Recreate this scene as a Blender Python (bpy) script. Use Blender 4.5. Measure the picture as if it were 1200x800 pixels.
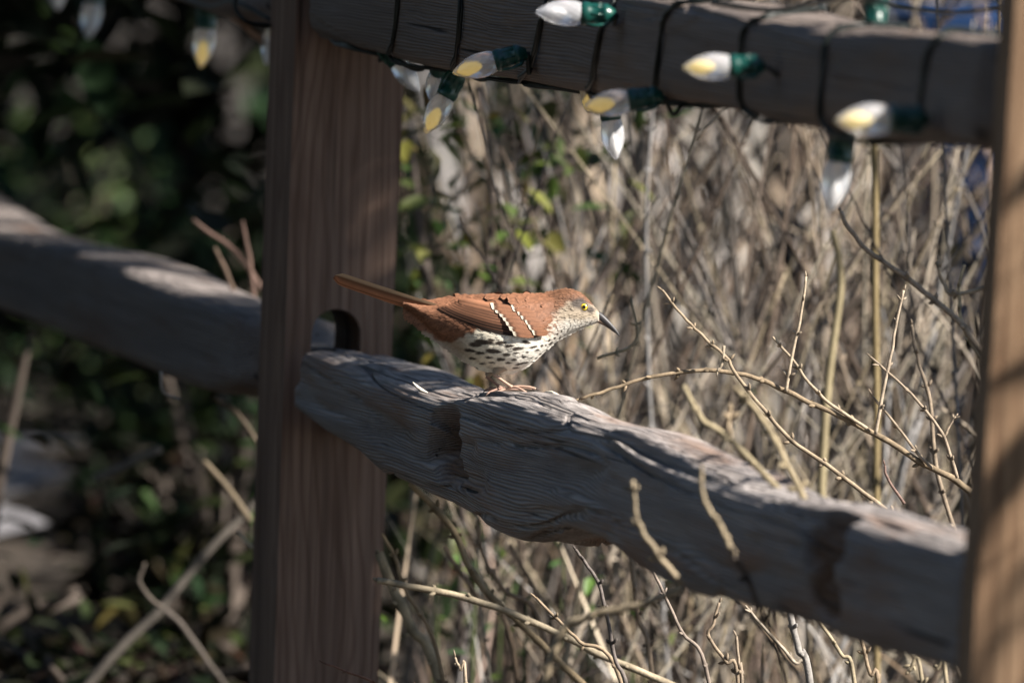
import bpy, bmesh, math, random
import numpy as np
from mathutils import Vector, Matrix, noise

S = bpy.context.scene
for o in list(bpy.data.objects):
    bpy.data.objects.remove(o)
COL = S.collection
rad = math.radians

# ------------------------------------------------------------------ camera, sky, sun, exposure
FPX = 15300.0                      # focal length in photo pixels (1200 wide)
PITCH, ROLL, CAMZ = math.atan(621 / FPX), rad(2.0), 0.99
cF = Vector((0, math.cos(PITCH), -math.sin(PITCH)))
cR0 = Vector((1, 0, 0))
cU0 = Vector((0, math.sin(PITCH), math.cos(PITCH)))
cs, sn = math.cos(ROLL), math.sin(ROLL)
IR = cR0 * cs + cU0 * sn           # image right
IU = cU0 * cs - cR0 * sn           # image up
CAM = Vector((0, 0, CAMZ))
D1, D2 = 12.3, 9.3                 # distances of the two posts
FOCUS = 11.36
cam = bpy.data.cameras.new('camera')
cam.sensor_fit = 'HORIZONTAL'; cam.sensor_width = 36
cam.lens = 36 * FPX / 1200
cam.clip_start = 0.5; cam.clip_end = 3000
cam.dof.use_dof = True; cam.dof.focus_distance = FOCUS
cam.dof.aperture_fstop = 10.0
co = bpy.data.objects.new('camera', cam); COL.objects.link(co)
m = Matrix((IR, IU, -cF)).transposed().to_4x4(); m.translation = CAM
co.matrix_world = m
S.camera = co

h_ax = Vector((0.985, 0.17, 0)); n_ax = Vector((0.17, -0.985, 0))
SUN = (h_ax * 1.0 + n_ax * 0.72 + Vector((0, 0, 0.95))).normalized()
W = bpy.data.worlds.new('World'); S.world = W; W.use_nodes = True
nt = W.node_tree; nt.nodes.clear()
wo = nt.nodes.new('ShaderNodeOutputWorld'); bg = nt.nodes.new('ShaderNodeBackground')
sk = nt.nodes.new('ShaderNodeTexSky'); sk.sky_type = 'NISHITA'; sk.sun_disc = False
sk.sun_elevation = math.asin(SUN.z); sk.sun_rotation = math.atan2(SUN.x, SUN.y)
sk.dust_density = 0.3; bg.inputs[1].default_value = 0.05
nt.links.new(sk.outputs[0], bg.inputs[0]); nt.links.new(bg.outputs[0], wo.inputs[0])
sl = bpy.data.lights.new('sun', 'SUN'); sl.energy = 5.0; sl.angle = rad(0.53); sl.color = (1, 0.93, 0.84)
so = bpy.data.objects.new('sun', sl); COL.objects.link(so)
so.rotation_euler = (-SUN).to_track_quat('-Z', 'Y').to_euler()
so.location = (6, 4, 8)
S.view_settings.view_transform = 'Standard'; S.view_settings.look = 'None'
S.view_settings.exposure = 1.42; S.view_settings.gamma = 1
S.render.engine = 'CYCLES'
S.cycles.max_bounces = 8; S.cycles.transparent_max_bounces = 8

# ------------------------------------------------------------------ helpers
def uv_of(x, y):
    dx, dy = x - 600, y - 400
    return dx * cs + dy * sn, -dx * sn + dy * cs
def P(x, y, d):
    u, v = uv_of(x, y)
    return CAM + (cF + cR0 * (u / FPX) - cU0 * (v / FPX)) * d
def proj(p):
    q = p - CAM; d = q.dot(cF)
    return 600 + q.dot(IR) / d * FPX, 400 - q.dot(IU) / d * FPX, d
_a, _b = P(400, 440, D1), P(1180, 740, D2)
KX = (_b.x - _a.x) / (D1 - D2)
def fence_depth(x, y):
    u, v = uv_of(x, y)
    return (_a.x + KX * D1) / (u / FPX + KX)
FD = Vector((_b.x - _a.x, _b.y - _a.y, 0)).normalized()      # along the fence, towards the camera
FH = Vector((-FD.y, FD.x, 0))                                # to the right of it
def s2l(r, g, b):
    f = lambda c: (c / 255 / 12.92) if c / 255 <= 0.04045 else ((c / 255 + 0.055) / 1.055) ** 2.4
    return (f(r), f(g), f(b))

class MB:
    def __init__(s): s.v = []; s.f = []; s.c = []
    def add(s, vs, fs, cols=None):
        b = len(s.v); s.v.extend(tuple(p) for p in vs)
        s.f.extend(tuple(b + i for i in f) for f in fs)
        if cols is not None: s.c.extend(cols)
    def tube(s, pts, rads, n=6, col=None, cap=True):
        pts = [Vector(p) for p in pts]; k = len(pts); vs = []; fs = []
        t0 = (pts[1] - pts[0]).normalized()
        ref = Vector((0, 0, 1)) if abs(t0.z) < 0.9 else Vector((1, 0, 0))
        a = t0.cross(ref).normalized()
        for i, p in enumerate(pts):
            t = (pts[min(i + 1, k - 1)] - pts[max(i - 1, 0)])
            if t.length < 1e-9: t = t0
            t = t.normalized()
            a = (a - t * a.dot(t)); a = a.normalized() if a.length > 1e-6 else t.orthogonal().normalized()
            b = t.cross(a)
            for j in range(n):
                q = 2 * math.pi * j / n
                vs.append(p + (a * math.cos(q) + b * math.sin(q)) * rads[i])
        for i in range(k - 1):
            for j in range(n):
                j2 = (j + 1) % n
                fs.append((i * n + j, i * n + j2, (i + 1) * n + j2, (i + 1) * n + j))
        if cap:
            fs.append(tuple(range(n - 1, -1, -1))); fs.append(tuple((k - 1) * n + j for j in range(n)))
        s.add(vs, fs, [col] * len(vs) if col is not None else None)
    def mesh(s, name, smooth=True):
        me = bpy.data.meshes.new(name)
        me.from_pydata(s.v, [], s.f)
        if s.c and len(s.c) == len(s.v):
            at = me.color_attributes.new('col', 'FLOAT_COLOR', 'POINT')
            arr = np.ones((len(s.c), 4), np.float32); arr[:, :3] = np.array(s.c, np.float32)
            at.data.foreach_set('color', arr.ravel())
        if smooth: me.polygons.foreach_set('use_smooth', [True] * len(me.polygons))
        me.update(); return me
    def build(s, name, mat, parent=None, mw=None, smooth=True):
        return obj(name, s.mesh(name, smooth), mat, parent, mw)
def obj(name, me, mat, parent=None, mw=None):
    o = bpy.data.objects.new(name, me); COL.objects.link(o)
    if mat: me.materials.clear(); me.materials.append(mat)
    if parent: o.parent = parent
    if mw is not None: o.matrix_basis = mw
    return o
def tag(o, label=None, cat=None, group=None, kind=None):
    if label: o['label'] = label
    if cat: o['category'] = cat
    if group: o['group'] = group
    if kind: o['kind'] = kind
    return o
def empty(name, mw):
    o = bpy.data.objects.new(name, None); COL.objects.link(o)
    o.empty_display_size = 0.05
    o.matrix_basis = mw if isinstance(mw, Matrix) else Matrix.Translation(mw)
    return o
def catmull(pts, n):
    pts = [Vector(p) for p in pts]
    if len(pts) == 2: return [pts[0].lerp(pts[1], i / n) for i in range(n + 1)]
    out = []; P_ = [pts[0] * 2 - pts[1]] + pts + [pts[-1] * 2 - pts[-2]]
    for i in range(1, len(P_) - 2):
        a, b, c, d = P_[i - 1:i + 3]
        for k in range(n):
            t = k / n
            out.append(0.5 * ((2 * b) + (c - a) * t + (2 * a - 5 * b + 4 * c - d) * t * t + (3 * b - a - 3 * c + d) * t ** 3))
    out.append(pts[-1]); return out
def interp(x, tab):
    return float(np.interp(x, [a for a, _ in tab], [b for _, b in tab]))
def N3(x, y, z): return noise.noise(Vector((x, y, z)))
def local(pts, base):
    return [Vector(p) - base for p in pts]

# ------------------------------------------------------------------ materials
class NT:
    def __init__(s, name):
        s.m = bpy.data.materials.new(name); s.m.use_nodes = True
        s.t = s.m.node_tree; s.t.nodes.clear()
        s.out = s.t.nodes.new('ShaderNodeOutputMaterial')
        s.bs = s.n('ShaderNodeBsdfPrincipled'); s.l(s.bs.outputs[0], s.out.inputs[0])
    def n(s, typ, **kw):
        o = s.t.nodes.new(typ)
        for k, v in kw.items(): setattr(o, k, v)
        return o
    def l(s, a, b): s.t.links.new(a, b)
    def set(s, **kw):
        for k, v in kw.items():
            i = s.bs.inputs[k.replace('_', ' ')]
            if hasattr(v, 'links') or isinstance(v, bpy.types.NodeSocket): s.l(v, i)
            else: i.default_value = (*v, 1) if isinstance(v, tuple) and len(v) == 3 else v
    def math(s, op, a, b=0.0, c=None):
        o = s.n('ShaderNodeMath', operation=op)
        for i, q in enumerate((a, b, c)):
            if q is None: continue
            if isinstance(q, bpy.types.NodeSocket): s.l(q, o.inputs[i])
            else: o.inputs[i].default_value = q
        return o.outputs[0]
    def coord(s, sc=(1, 1, 1), kind='Object'):
        tc = s.n('ShaderNodeTexCoord'); mp = s.n('ShaderNodeMapping')
        s.l(tc.outputs[kind], mp.inputs[0]); mp.inputs['Scale'].default_value = sc
        return mp.outputs[0]
    def noise(s, vec, scale=1, detail=4, rough=0.55, dist=0):
        o = s.n('ShaderNodeTexNoise'); s.l(vec, o.inputs['Vector'])
        o.inputs['Scale'].default_value = scale; o.inputs['Detail'].default_value = detail
        o.inputs['Roughness'].default_value = rough; o.inputs['Distortion'].default_value = dist
        return o.outputs['Fac']
    def ramp(s, fac, stops):
        o = s.n('ShaderNodeValToRGB'); e = o.color_ramp.elements
        while len(e) < len(stops): e.new(0.5)
        for i, (p, c) in enumerate(stops):
            e[i].position = p; e[i].color = (*c, 1) if len(c) == 3 else c
        s.l(fac, o.inputs[0]); return o.outputs[0]
    def mix(s, fac, a, b, blend='MIX'):
        o = s.n('ShaderNodeMix', data_type='RGBA', blend_type=blend)
        for i, q in ((0, fac), (6, a), (7, b)):
            if isinstance(q, bpy.types.NodeSocket): s.l(q, o.inputs[i])
            else: o.inputs[i].default_value = (*q, 1) if isinstance(q, tuple) else q
        return o.outputs[2]
    def bump(s, h, strength=0.5, dist=0.002):
        o = s.n('ShaderNodeBump'); s.l(h, o.inputs['Height'])
        o.inputs['Strength'].default_value = strength; o.inputs['Distance'].default_value = dist
        s.l(o.outputs[0], s.bs.inputs['Normal'])
    def attr(s, name='col'):
        o = s.n('ShaderNodeAttribute'); o.attribute_name = name; return o.outputs['Color']
    def rand(s):
        return s.n('ShaderNodeObjectInfo').outputs['Random']

def rail_material(name, light, dark, warm, yoff, zoff, spacing=0.0025, ringamt=1.0):
    k = NT(name)
    v = k.coord()
    sx = k.n('ShaderNodeSeparateXYZ'); k.l(v, sx.inputs[0])
    warp = k.noise(k.coord((1.2, 14, 14)), 1, 3)
    warp2 = k.noise(k.coord((3.5, 40, 40)), 1, 2)
    y = k.math('ADD', sx.outputs[1], yoff); z = k.math('ADD', sx.outputs[2], zoff)
    d = k.math('SQRT', k.math('ADD', k.math('MULTIPLY', y, y), k.math('MULTIPLY', z, z)))
    d = k.math('ADD', d, k.math('MULTIPLY', warp, 0.024)); d = k.math('ADD', d, k.math('MULTIPLY', warp2, 0.005))
    ring = k.math('SINE', k.math('MULTIPLY', d, 2 * math.pi / spacing))
    ring = k.math('MULTIPLY_ADD', ring, 0.5, 0.5)
    fib = k.noise(k.coord((2.2, 420, 420)), 1, 5, 0.65)
    big = k.noise(k.coord((1.5, 18, 18)), 1, 4)
    pat = k.noise(k.coord((2.5, 24, 24)), 1, 3, 0.6, 0.4)
    base = k.ramp(k.math('ADD', k.math('MULTIPLY', fib, 0.55), k.math('MULTIPLY', big, 0.45)), [(0.32, dark), (0.66, light)])
    base = k.mix(k.math('MULTIPLY', k.math('POWER', k.math('SUBTRACT', 1.0, ring), 1.6), 0.55 * ringamt), base, tuple(c * 0.35 for c in dark))
    wf = k.ramp(pat, [(0.53, (0, 0, 0)), (0.70, (1, 1, 1))])
    base = k.mix(k.math('MULTIPLY', wf, 0.6), base, warm)
    base = k.mix(k.math('MULTIPLY', k.attr(), 0.85), base, k.mix(fib, (0.05, 0.026, 0.016), (0.22, 0.115, 0.062)))
    crack = k.noise(k.coord((0.9, 130, 130)), 1, 2, 0.5, 0.3)
    cf = k.ramp(crack, [(0.27, (1, 1, 1)), (0.33, (0, 0, 0))])
    base = k.mix(cf, base, tuple(c * 0.2 for c in dark))
    k.set(Base_Color=base, Roughness=0.86)
    k.bs.inputs['Specular IOR Level'].default_value = 0.25
    hgt = k.math('ADD', k.math('MULTIPLY', ring, 0.55 * ringamt), k.math('MULTIPLY', fib, 0.9))
    hgt = k.math('SUBTRACT', hgt, k.math('MULTIPLY', cf, 1.2))
    k.bump(hgt, 1.0, 0.0026)
    return k.m
def post_material(name, a, b, c):
    k = NT(name)
    v = k.coord()
    sx = k.n('ShaderNodeSeparateXYZ'); k.l(v, sx.inputs[0])
    warp = k.noise(k.coord((3.2, 3.2, 0.8)), 1, 4, 0.55, 0.4)
    d = k.math('ADD', sx.outputs[0], k.math('MULTIPLY', sx.outputs[1], 0.6))
    d = k.math('ADD', d, k.math('MULTIPLY', warp, 0.30))
    ring = k.math('MULTIPLY_ADD', k.math('SINE', k.math('MULTIPLY', d, 2 * math.pi / 0.012)), 0.5, 0.5)
    ring = k.math('POWER', ring, 3.5)
    fib = k.noise(k.coord((420, 420, 5)), 1, 4, 0.6)
    fib2 = k.noise(k.coord((75, 75, 1.1)), 1, 5, 0.65, 0.15)
    big = k.noise(k.coord((14, 14, 3.0)), 1, 4, 0.6, 0.5)
    base = k.ramp(k.math('ADD', k.math('MULTIPLY', fib, 0.35), k.math('MULTIPLY', fib2, 0.65)), [(0.36, b), (0.50, tuple((p + q) / 2 for p, q in zip(a, b))), (0.66, a)])
    base = k.mix(k.math('MULTIPLY', ring, 0.50), base, c)
    base = k.mix(k.math('MULTIPLY', k.ramp(big, [(0.48, (0, 0, 0)), (0.68, (1, 1, 1))]), 0.55), base, c)
    ck = k.ramp(k.noise(k.coord((95, 95, 0.8)), 1, 2, 0.5, 0.25), [(0.30, (1, 1, 1)), (0.35, (0, 0, 0))])
    base = k.mix(ck, base, tuple(q * 0.22 for q in b))
    k.set(Base_Color=base, Roughness=0.82)
    k.bs.inputs['Specular IOR Level'].default_value = 0.2
    k.bump(k.math('SUBTRACT', k.math('ADD', fib, k.math('MULTIPLY', fib2, 1.4)), k.math('MULTIPLY', ck, 1.5)), 0.8, 0.0016)
    return k.m
def plain(name, col, rough=0.6, var=0.25, sc=60, spec=0.4, bump=0.0, rnd=0.0):
    k = NT(name)
    f = k.noise(k.coord((1, 1, 1)), sc, 4)
    c = k.mix(k.math('MULTIPLY', f, 1.0), tuple(q * (1 - var) for q in col), tuple(min(1, q * (1 + var)) for q in col))
    if rnd:
        c = k.mix(k.rand(), k.mix(rnd, c, (0, 0, 0)), c)
    k.set(Base_Color=c, Roughness=rough); k.bs.inputs['Specular IOR Level'].default_value = spec
    if bump: k.bump(f, bump, 0.001)
    return k.m
def vcol(name, rough=0.7, sc=200, var=0.25, spec=0.2, trans=0.0, bump=0.0):
    k = NT(name)
    c = k.attr(); f = k.noise(k.coord(), sc, 4)
    c = k.mix(k.math('MULTIPLY', f, var * 2), c, (0, 0, 0))
    k.set(Base_Color=c, Roughness=rough); k.bs.inputs['Specular IOR Level'].default_value = spec
    if bump: k.bump(f, bump, 0.001)
    if trans:
        tr = k.n('ShaderNodeBsdfTranslucent'); k.l(c, tr.inputs[0])
        mx = k.n('ShaderNodeMixShader'); mx.inputs[0].default_value = trans
        k.l(k.bs.outputs[0], mx.inputs[1]); k.l(tr.outputs[0], mx.inputs[2]); k.l(mx.outputs[0], k.out.inputs[0])
    return k.m

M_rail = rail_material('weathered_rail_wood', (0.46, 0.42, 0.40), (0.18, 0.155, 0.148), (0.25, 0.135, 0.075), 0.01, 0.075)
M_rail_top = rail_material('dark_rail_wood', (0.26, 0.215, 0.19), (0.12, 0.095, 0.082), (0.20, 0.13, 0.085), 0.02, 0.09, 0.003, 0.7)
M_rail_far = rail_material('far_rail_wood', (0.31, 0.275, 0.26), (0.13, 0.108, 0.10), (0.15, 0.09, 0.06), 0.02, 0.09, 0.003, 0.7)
M_post = post_material('milled_post_wood', (0.28, 0.185, 0.138), (0.105, 0.068, 0.051), (0.09, 0.049, 0.033))
M_post2 = post_material('weathered_post_wood', (0.33, 0.22, 0.135), (0.09, 0.054, 0.034), (0.11, 0.06, 0.033))
M_wire = plain('green_black_wire', (0.008, 0.012, 0.011), 0.45, 0.2)
M_sock = plain('dark_green_socket', (0.005, 0.052, 0.041), 0.3, 0.2, spec=0.5)
M_twig = vcol('dry_twig_bark', 0.8, 420, 0.32, 0.2, bump=0.5)
M_grass = vcol('dry_grass', 0.7, 80, 0.12, 0.25, trans=0.42)
M_dark = vcol('dark_leaf', 0.7, 60, 0.15, 0.08, trans=0.08)
M_leaf = vcol('green_leaf', 0.5, 60, 0.15, 0.4, trans=0.25)

# ------------------------------------------------------------------ ground
def ground():
    g = MB(); nx, ny = 90, 150
    xs = np.concatenate([np.linspace(-400, -8, 12), np.linspace(-7, 7, 66), np.linspace(8, 400, 12)])
    ys = np.concatenate([np.linspace(-60, 5, 10), np.linspace(5.3, 30, 120), np.linspace(32, 900, 20)])
    vs = []
    for y in ys:
        for x in xs:
            z = 0.03 * N3(x * 1.3, y * 1.3, 0) + 0.012 * N3(x * 7, y * 7, 3) if abs(x) < 8 and 5 < y < 30 else 0
            vs.append((x, y, z - 0.02))
    w = len(xs)
    fs = [(j * w + i, j * w + i + 1, (j + 1) * w + i + 1, (j + 1) * w + i) for j in range(len(ys) - 1) for i in range(w - 1)]
    g.add(vs, fs)
    k = NT('leaf_litter_soil')
    a = k.noise(k.coord(), 14, 6, 0.7); b = k.noise(k.coord(), 90, 4, 0.7)
    c = k.ramp(k.math('ADD', k.math('MULTIPLY', a, 0.5), k.math('MULTIPLY', b, 0.5)),
               [(0.38, (0.016, 0.012, 0.009)), (0.52, (0.045, 0.033, 0.023)), (0.68, (0.14, 0.105, 0.075))])
    k.set(Base_Color=c, Roughness=0.95); k.bump(b, 0.8, 0.02)
    tag(g.build('ground', k.m), 'brown soil with leaf litter under the shrubs behind the fence', kind='structure')
    # pale path far behind at left
    p = MB(); pv = []
    for i in range(31):
        y = 14.2 + i * 0.16
        pv += [(-6 + 0.3 * N3(0, y, 5), y, 0.055), (-0.64 + 0.16 * N3(1, y * 1.7, 2), y, 0.055)]
    p.add(pv, [(2 * i, 2 * i + 1, 2 * i + 3, 2 * i + 2) for i in range(30)])
    tag(p.build('path', plain('pale_concrete', (0.16, 0.156, 0.168), 0.9, 0.45, 5)), 'pale grey path glimpsed through the leaves', kind='structure')
ground()

# ------------------------------------------------------------------ fence posts
def make_post(name, cx, base_w, depth_w, z1, holes, shear, taper, mat, label, rot=0.0, y0=-0.05):
    """cx: world point on the front face centre line (z ignored); local x = FH, y = away from the camera, z up."""
    Z0 = -0.4
    bm = bmesh.new()
    nz = 60
    rings = []
    for i in range(nz + 1):
        z = Z0 + (z1 - Z0) * i / nz
        wv = base_w * (1 + taper * (z - 0.5)) / 2
        ring = [bm.verts.new((sx * wv, yy, z)) for sx, yy in ((-1, 0), (1, 0), (1, depth_w), (-1, depth_w))]
        rings.append(ring)
    for i in range(nz):
        for j in range(4):
            bm.faces.new((rings[i][j], rings[i][(j + 1) % 4], rings[i + 1][(j + 1) % 4], rings[i + 1][j]))
    bm.faces.new(rings[0][::-1]); bm.faces.new(rings[-1])
    ed = [e for e in bm.edges if len(e.link_faces) == 2 and e.calc_face_angle(0) > 1.0]
    bmesh.ops.bevel(bm, geom=ed, offset=0.004, segments=2, affect='EDGES')
    bmesh.ops.recalc_face_normals(bm, faces=bm.faces)
    me = bpy.data.meshes.new(name); bm.to_mesh(me); bm.free()
    o = bpy.data.objects.new(name, me); COL.objects.link(o)
    cut = []
    for hx, hz, hw, hh in holes:
        b2 = bmesh.new(); r = hw / 2; prof = []
        for i in range(13):
            a = math.pi * i / 12; prof.append((hx + r * math.cos(a), hz + hh / 2 - r + r * math.sin(a)))
        for i in range(13):
            a = math.pi + math.pi * i / 12; prof.append((hx + r * math.cos(a), hz - hh / 2 + r + r * math.sin(a)))
        f = [b2.verts.new((x, y0, z)) for x, z in prof]; q = [b2.verts.new((x, depth_w + 0.05, z)) for x, z in prof]
        k = len(f)
        for i in range(k): b2.faces.new((f[i], f[(i + 1) % k], q[(i + 1) % k], q[i]))
        b2.faces.new(f[::-1]); b2.faces.new(q); bmesh.ops.recalc_face_normals(b2, faces=b2.faces)
        m2 = bpy.data.meshes.new('cut'); b2.to_mesh(m2); b2.free()
        c = bpy.data.objects.new('cut', m2); COL.objects.link(c); cut.append(c)
        md = o.modifiers.new('b', 'BOOLEAN'); md.operation = 'DIFFERENCE'; md.solver = 'EXACT'; md.object = c
    dg = bpy.context.evaluated_depsgraph_get(); dg.update()
    nm = bpy.data.meshes.new_from_object(o.evaluated_get(dg)); nm.name = name
    bpy.data.objects.remove(o)
    for c in cut: bpy.data.objects.remove(c)
    for v in nm.vertices:
        v.co.x += shear * (v.co.z - 0.5)
        n_ = 0.0012 * N3(v.co.x * 30, v.co.y * 30, v.co.z * 4)
        if abs(v.co.y) < 0.004 or abs(v.co.y - depth_w) < 0.004: v.co.y += n_
        else: v.co.x += n_
    mw = Matrix((FH, -FD, Vector((0, 0, 1)))).transposed().to_4x4(); mw = mw @ Matrix.Rotation(rot, 4, 'Z'); mw.translation = Vector((cx.x, cx.y, 0))
    o = obj(name, nm, mat, None, mw)
    tag(o, label, 'fence post', 'wooden fence posts')
    return o
def toloc(p, cx): q = p - Vector((cx.x, cx.y, 0)); return q.dot(FH), q.dot(-FD), q.z
F1 = P(396.5, 420, D1)                      # front-face centre of the post with the bird's rail
lowhole = P(393, 424, D1); uphole = P(412, -8, D1)
a_ = toloc(lowhole, F1); b_ = toloc(uphole, F1)
make_post('fence_post', F1, 0.1025, 0.158, 1.12, [(a_[0], a_[2], 0.047, 0.100), (b_[0], b_[2], 0.047, 0.10)],
          0.004, 0.10, M_post, 'smooth milled brown post with an oval mortise behind the bird tail')
F2 = P(1236, 700, D2 - 0.115)
lh2 = P(1186, 722, D2); uh2 = P(1208, 113, D2)
c_ = toloc(lh2, F2); d_ = toloc(uh2, F2)
make_post('fence_post', F2, 0.108, 0.11, 1.12, [(c_[0], c_[2], 0.056, 0.10), (d_[0], d_[2], 0.056, 0.10)],
          0.030, 0.0, M_post2, 'rough orange brown post partly sunlit, at the near end of the rails', rad(-6.5), 0.03)

# ------------------------------------------------------------------ rails
class Rail:
    def __init__(s, name, top, bot, x0, x1, wpx, mat, label, seed, nx=420, nth=110,
                 ends=((0, 0), (0, 0)), amp=1.0, ext=(0.10, 0.10), sup=0.72, gouges=(), scars=(), tilt=0.0, endz=(0, 0), endy=(0, 0), fit=0):
        top = list(top); bot = list(bot)
        s.seed, s.sup, s.amp, s.tilt, s.n, s.nth = seed, sup, amp, tilt, nx, nth
        s.gouges = []; s.scars = []
        mid0 = lambda x: (interp(x, top0) + interp(x, bot0)) / 2
        top0, bot0 = list(top), list(bot)
        A = P(x0, mid0(x0), fence_depth(x0, mid0(x0))); B = P(x1, mid0(x1), fence_depth(x1, mid0(x1)))
        ax = (B - A).normalized(); L = s.L = (B - A).length
        zz = (Vector((0, 0, 1)) - ax * ax.z).normalized(); yy = zz.cross(ax)
        s.mw = Matrix((ax, yy, zz)).transposed().to_4x4(); s.mw.translation = A
        inv = s.mw.inverted()
        slope = (mid0(x1) - mid0(x0)) / (x1 - x0)
        for it in range(fit + 1):
            s.C = []; s.H = []; s.Wd = []; s.T = []
            mid = lambda x: (interp(x, top) + interp(x, bot)) / 2
            for i in range(nx + 1):
                t = -ext[0] + (L + ext[0] + ext[1]) * i / nx
                tt = min(max(t / L, 0), 1)
                x, y, d = proj(A + ax * (tt * L))
                E = interp(x, bot) - interp(x, top); sc = d / FPX
                w = wpx * sc
                hh = math.sqrt(max(0.03 ** 2, (E * sc) ** 2 - (slope * w) ** 2))
                c = inv @ P(x, mid(x), d); c.x = t
                for side, (e0, e1) in enumerate(ends):
                    over = (e0 - t) if side == 0 else (t - L + e0)
                    if over > 0:
                        q = min(1, over / e1); q = q * q * (3 - 2 * q)
                        w = w * (1 - q) + 0.040 * q; hh = hh * (1 - q) + 0.044 * q
                        c.z += endz[side] * q; c.y += endy[side] * q
                s.C.append(c); s.H.append(hh); s.Wd.append(w); s.T.append(t)
            s.t0, s.t1 = s.T[0], s.T[-1]
            st = 1 if it == fit else 4
            s.grid = [[s.point(i, 2 * math.pi * j / nth) for j in range(nth)] for i in range(0, nx + 1, st)]
            if it == fit and gouges:
                for (gx, gy, st_, sr, dep) in gouges:
                    f = s.find(gx, gy)
                    if f:
                        g = s.grid[f[1]][f[2]]; s.gouges.append((g.x, g.y - s.C[f[1]].y, g.z - s.C[f[1]].z, st_, sr, dep))
                for (gx, gy, st_, sr, dep) in scars:
                    f = s.find(gx, gy)
                    if f:
                        g = s.grid[f[1]][f[2]]; s.scars.append((g.x, g.y - s.C[f[1]].y, g.z - s.C[f[1]].z, st_, sr, dep))
                s.mask = []
                s.grid = [[s.point(i, 2 * math.pi * j / nth) for j in range(nth)] for i in range(nx + 1)]
            if it < fit:                                  # bring the rendered outline back onto the traced one
                tp = {}; bt = {}
                for row in s.grid:
                    for p in row:
                        px, py, d = proj(s.mw @ p); k = int(px // 10)
                        tp[k] = min(tp.get(k, 1e9), py); bt[k] = max(bt.get(k, -1e9), py)
                for tab, ref, env in ((top, top0, tp), (bot, bot0, bt)):
                    xs = list(range(int(x0) + 10, int(x1) - 10, 12))
                    er = []
                    for x in xs:
                        k = int(x // 10)
                        e = [env[q] for q in (k - 1, k, k + 1) if q in env]
                        er.append(max(-30, min(30, interp(x, ref) - (sum(e) / len(e) if e else interp(x, ref)))))
                    er = [sum(er[max(0, i - 4):i + 5]) / len(er[max(0, i - 4):i + 5]) for i in range(len(er))]
                    new = [(x, interp(x, tab) + 0.8 * e) for x, e in zip(xs, er)]
                    d0_, d1_ = new[0][1] - interp(xs[0], ref), new[-1][1] - interp(xs[-1], ref)
                    tab[:] = [(q[0], q[1] + d0_) for q in ref if q[0] < xs[0] - 12] + new + [(q[0], q[1] + d1_) for q in ref if q[0] > xs[-1] + 12]
        mb = MB()
        n = nx
        fs = [(i * nth + j, i * nth + (j + 1) % nth, (i + 1) * nth + (j + 1) % nth, (i + 1) * nth + j)[::-1] for i in range(n) for j in range(nth)]
        fs.append(tuple(range(nth))); fs.append(tuple(n * nth + j for j in range(nth))[::-1])
        vv = [p for row in s.grid for p in row]
        mb.add(vv, fs, s.mask if s.scars else [(0.0, 0.0, 0.0)] * len(vv))
        s.o = tag(mb.build(name, mat, None, s.mw), label, 'fence rail', 'split fence rails')
    def point(s, i, th):
        c, hh, w, t = s.C[i], s.H[i], s.Wd[i], s.T[i]
        ca, sa = math.cos(th), math.sin(th)
        e = s.sup
        y = math.copysign(abs(ca) ** e, ca) * w / 2; z = math.copysign(abs(sa) ** e, sa) * hh / 2
        tw = s.tilt + 0.12 * N3(t * 1.2, s.seed, 0)
        y, z = y * math.cos(tw) - z * math.sin(tw), y * math.sin(tw) + z * math.cos(tw)
        r = math.hypot(y, z) + 1e-9
        sd = s.seed
        fade = min(1.0, (t - s.t0) / 0.12 + 0.15, (s.t1 - t) / 0.12 + 0.15)
        dz = 0.0060 * N3(t * 1.9, y * 9 + sd, z * 9) + 0.0020 * N3(t * 4.2, y * 26 + sd, z * 26) + 0.0012 * N3(t * 1.6, y * 110 + sd, z * 110) \
            + 0.0008 * N3(t * 3, y * 330 + sd, z * 330)
        q = abs(N3(t * 0.9 + 3, y * 45 + sd, z * 45)); dz -= 0.0055 * max(0.0, 1 - q / 0.045)       # drying cracks along the grain
        # split ledges running along the grain
        q = N3(t * 1.1, y * 22 + 7 + sd, z * 22); dz += 0.0035 * (1 if q > 0.12 else 0) * min(1, max(0, (q - 0.12) * 40))
        dz *= s.amp * max(0.0, fade)
        for gt, gy, gz, st, sr, dep in s.gouges:
            g = math.exp(-((t - gt) / st) ** 2 - ((y - gy) ** 2 + (z - gz) ** 2) / sr ** 2)
            dz -= dep * g
        mk = 0.0
        for gt, gy, gz, st, sr, dep in s.scars:                # torn-out pieces with hard edges
            d2 = ((t - gt) / st) ** 2 + ((y - gy) ** 2 + (z - gz) ** 2) / sr ** 2 + 0.55 * N3(t * 9, y * 70, z * 70)
            g = min(1.0, max(0.0, (1.15 - d2) / 0.28)); dz -= dep * g * (0.75 + 0.5 * N3(t * 6, y * 200, z * 200)); mk = max(mk, g)
        if s.scars: s.mask.append((mk, mk, mk))
        f = (r + dz) / r
        return Vector((t, c.y + y * f, c.z + z * f))
    def world(s, i, j): return s.mw @ s.grid[i][j % s.nth]
    def find(s, x, y, hidden=False):
        """grid index of the visible surface point nearest to a pixel"""
        best = None
        ctr = None
        for i in range(0, s.n + 1, 2):
            for j in range(0, s.nth, 3):
                p = s.world(i, j)
                px, py, d = proj(p)
                if abs(px - x) > 20 or abs(py - y) > 20: continue
                cc = s.mw @ s.C[i]
                nrm = p - cc; vis = nrm.dot(CAM - p) > 0
                if not vis: continue
                k = (px - x) ** 2 + (py - y) ** 2
                if best is None or k < best[0]: best = (k, i, j)
        return best

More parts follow.
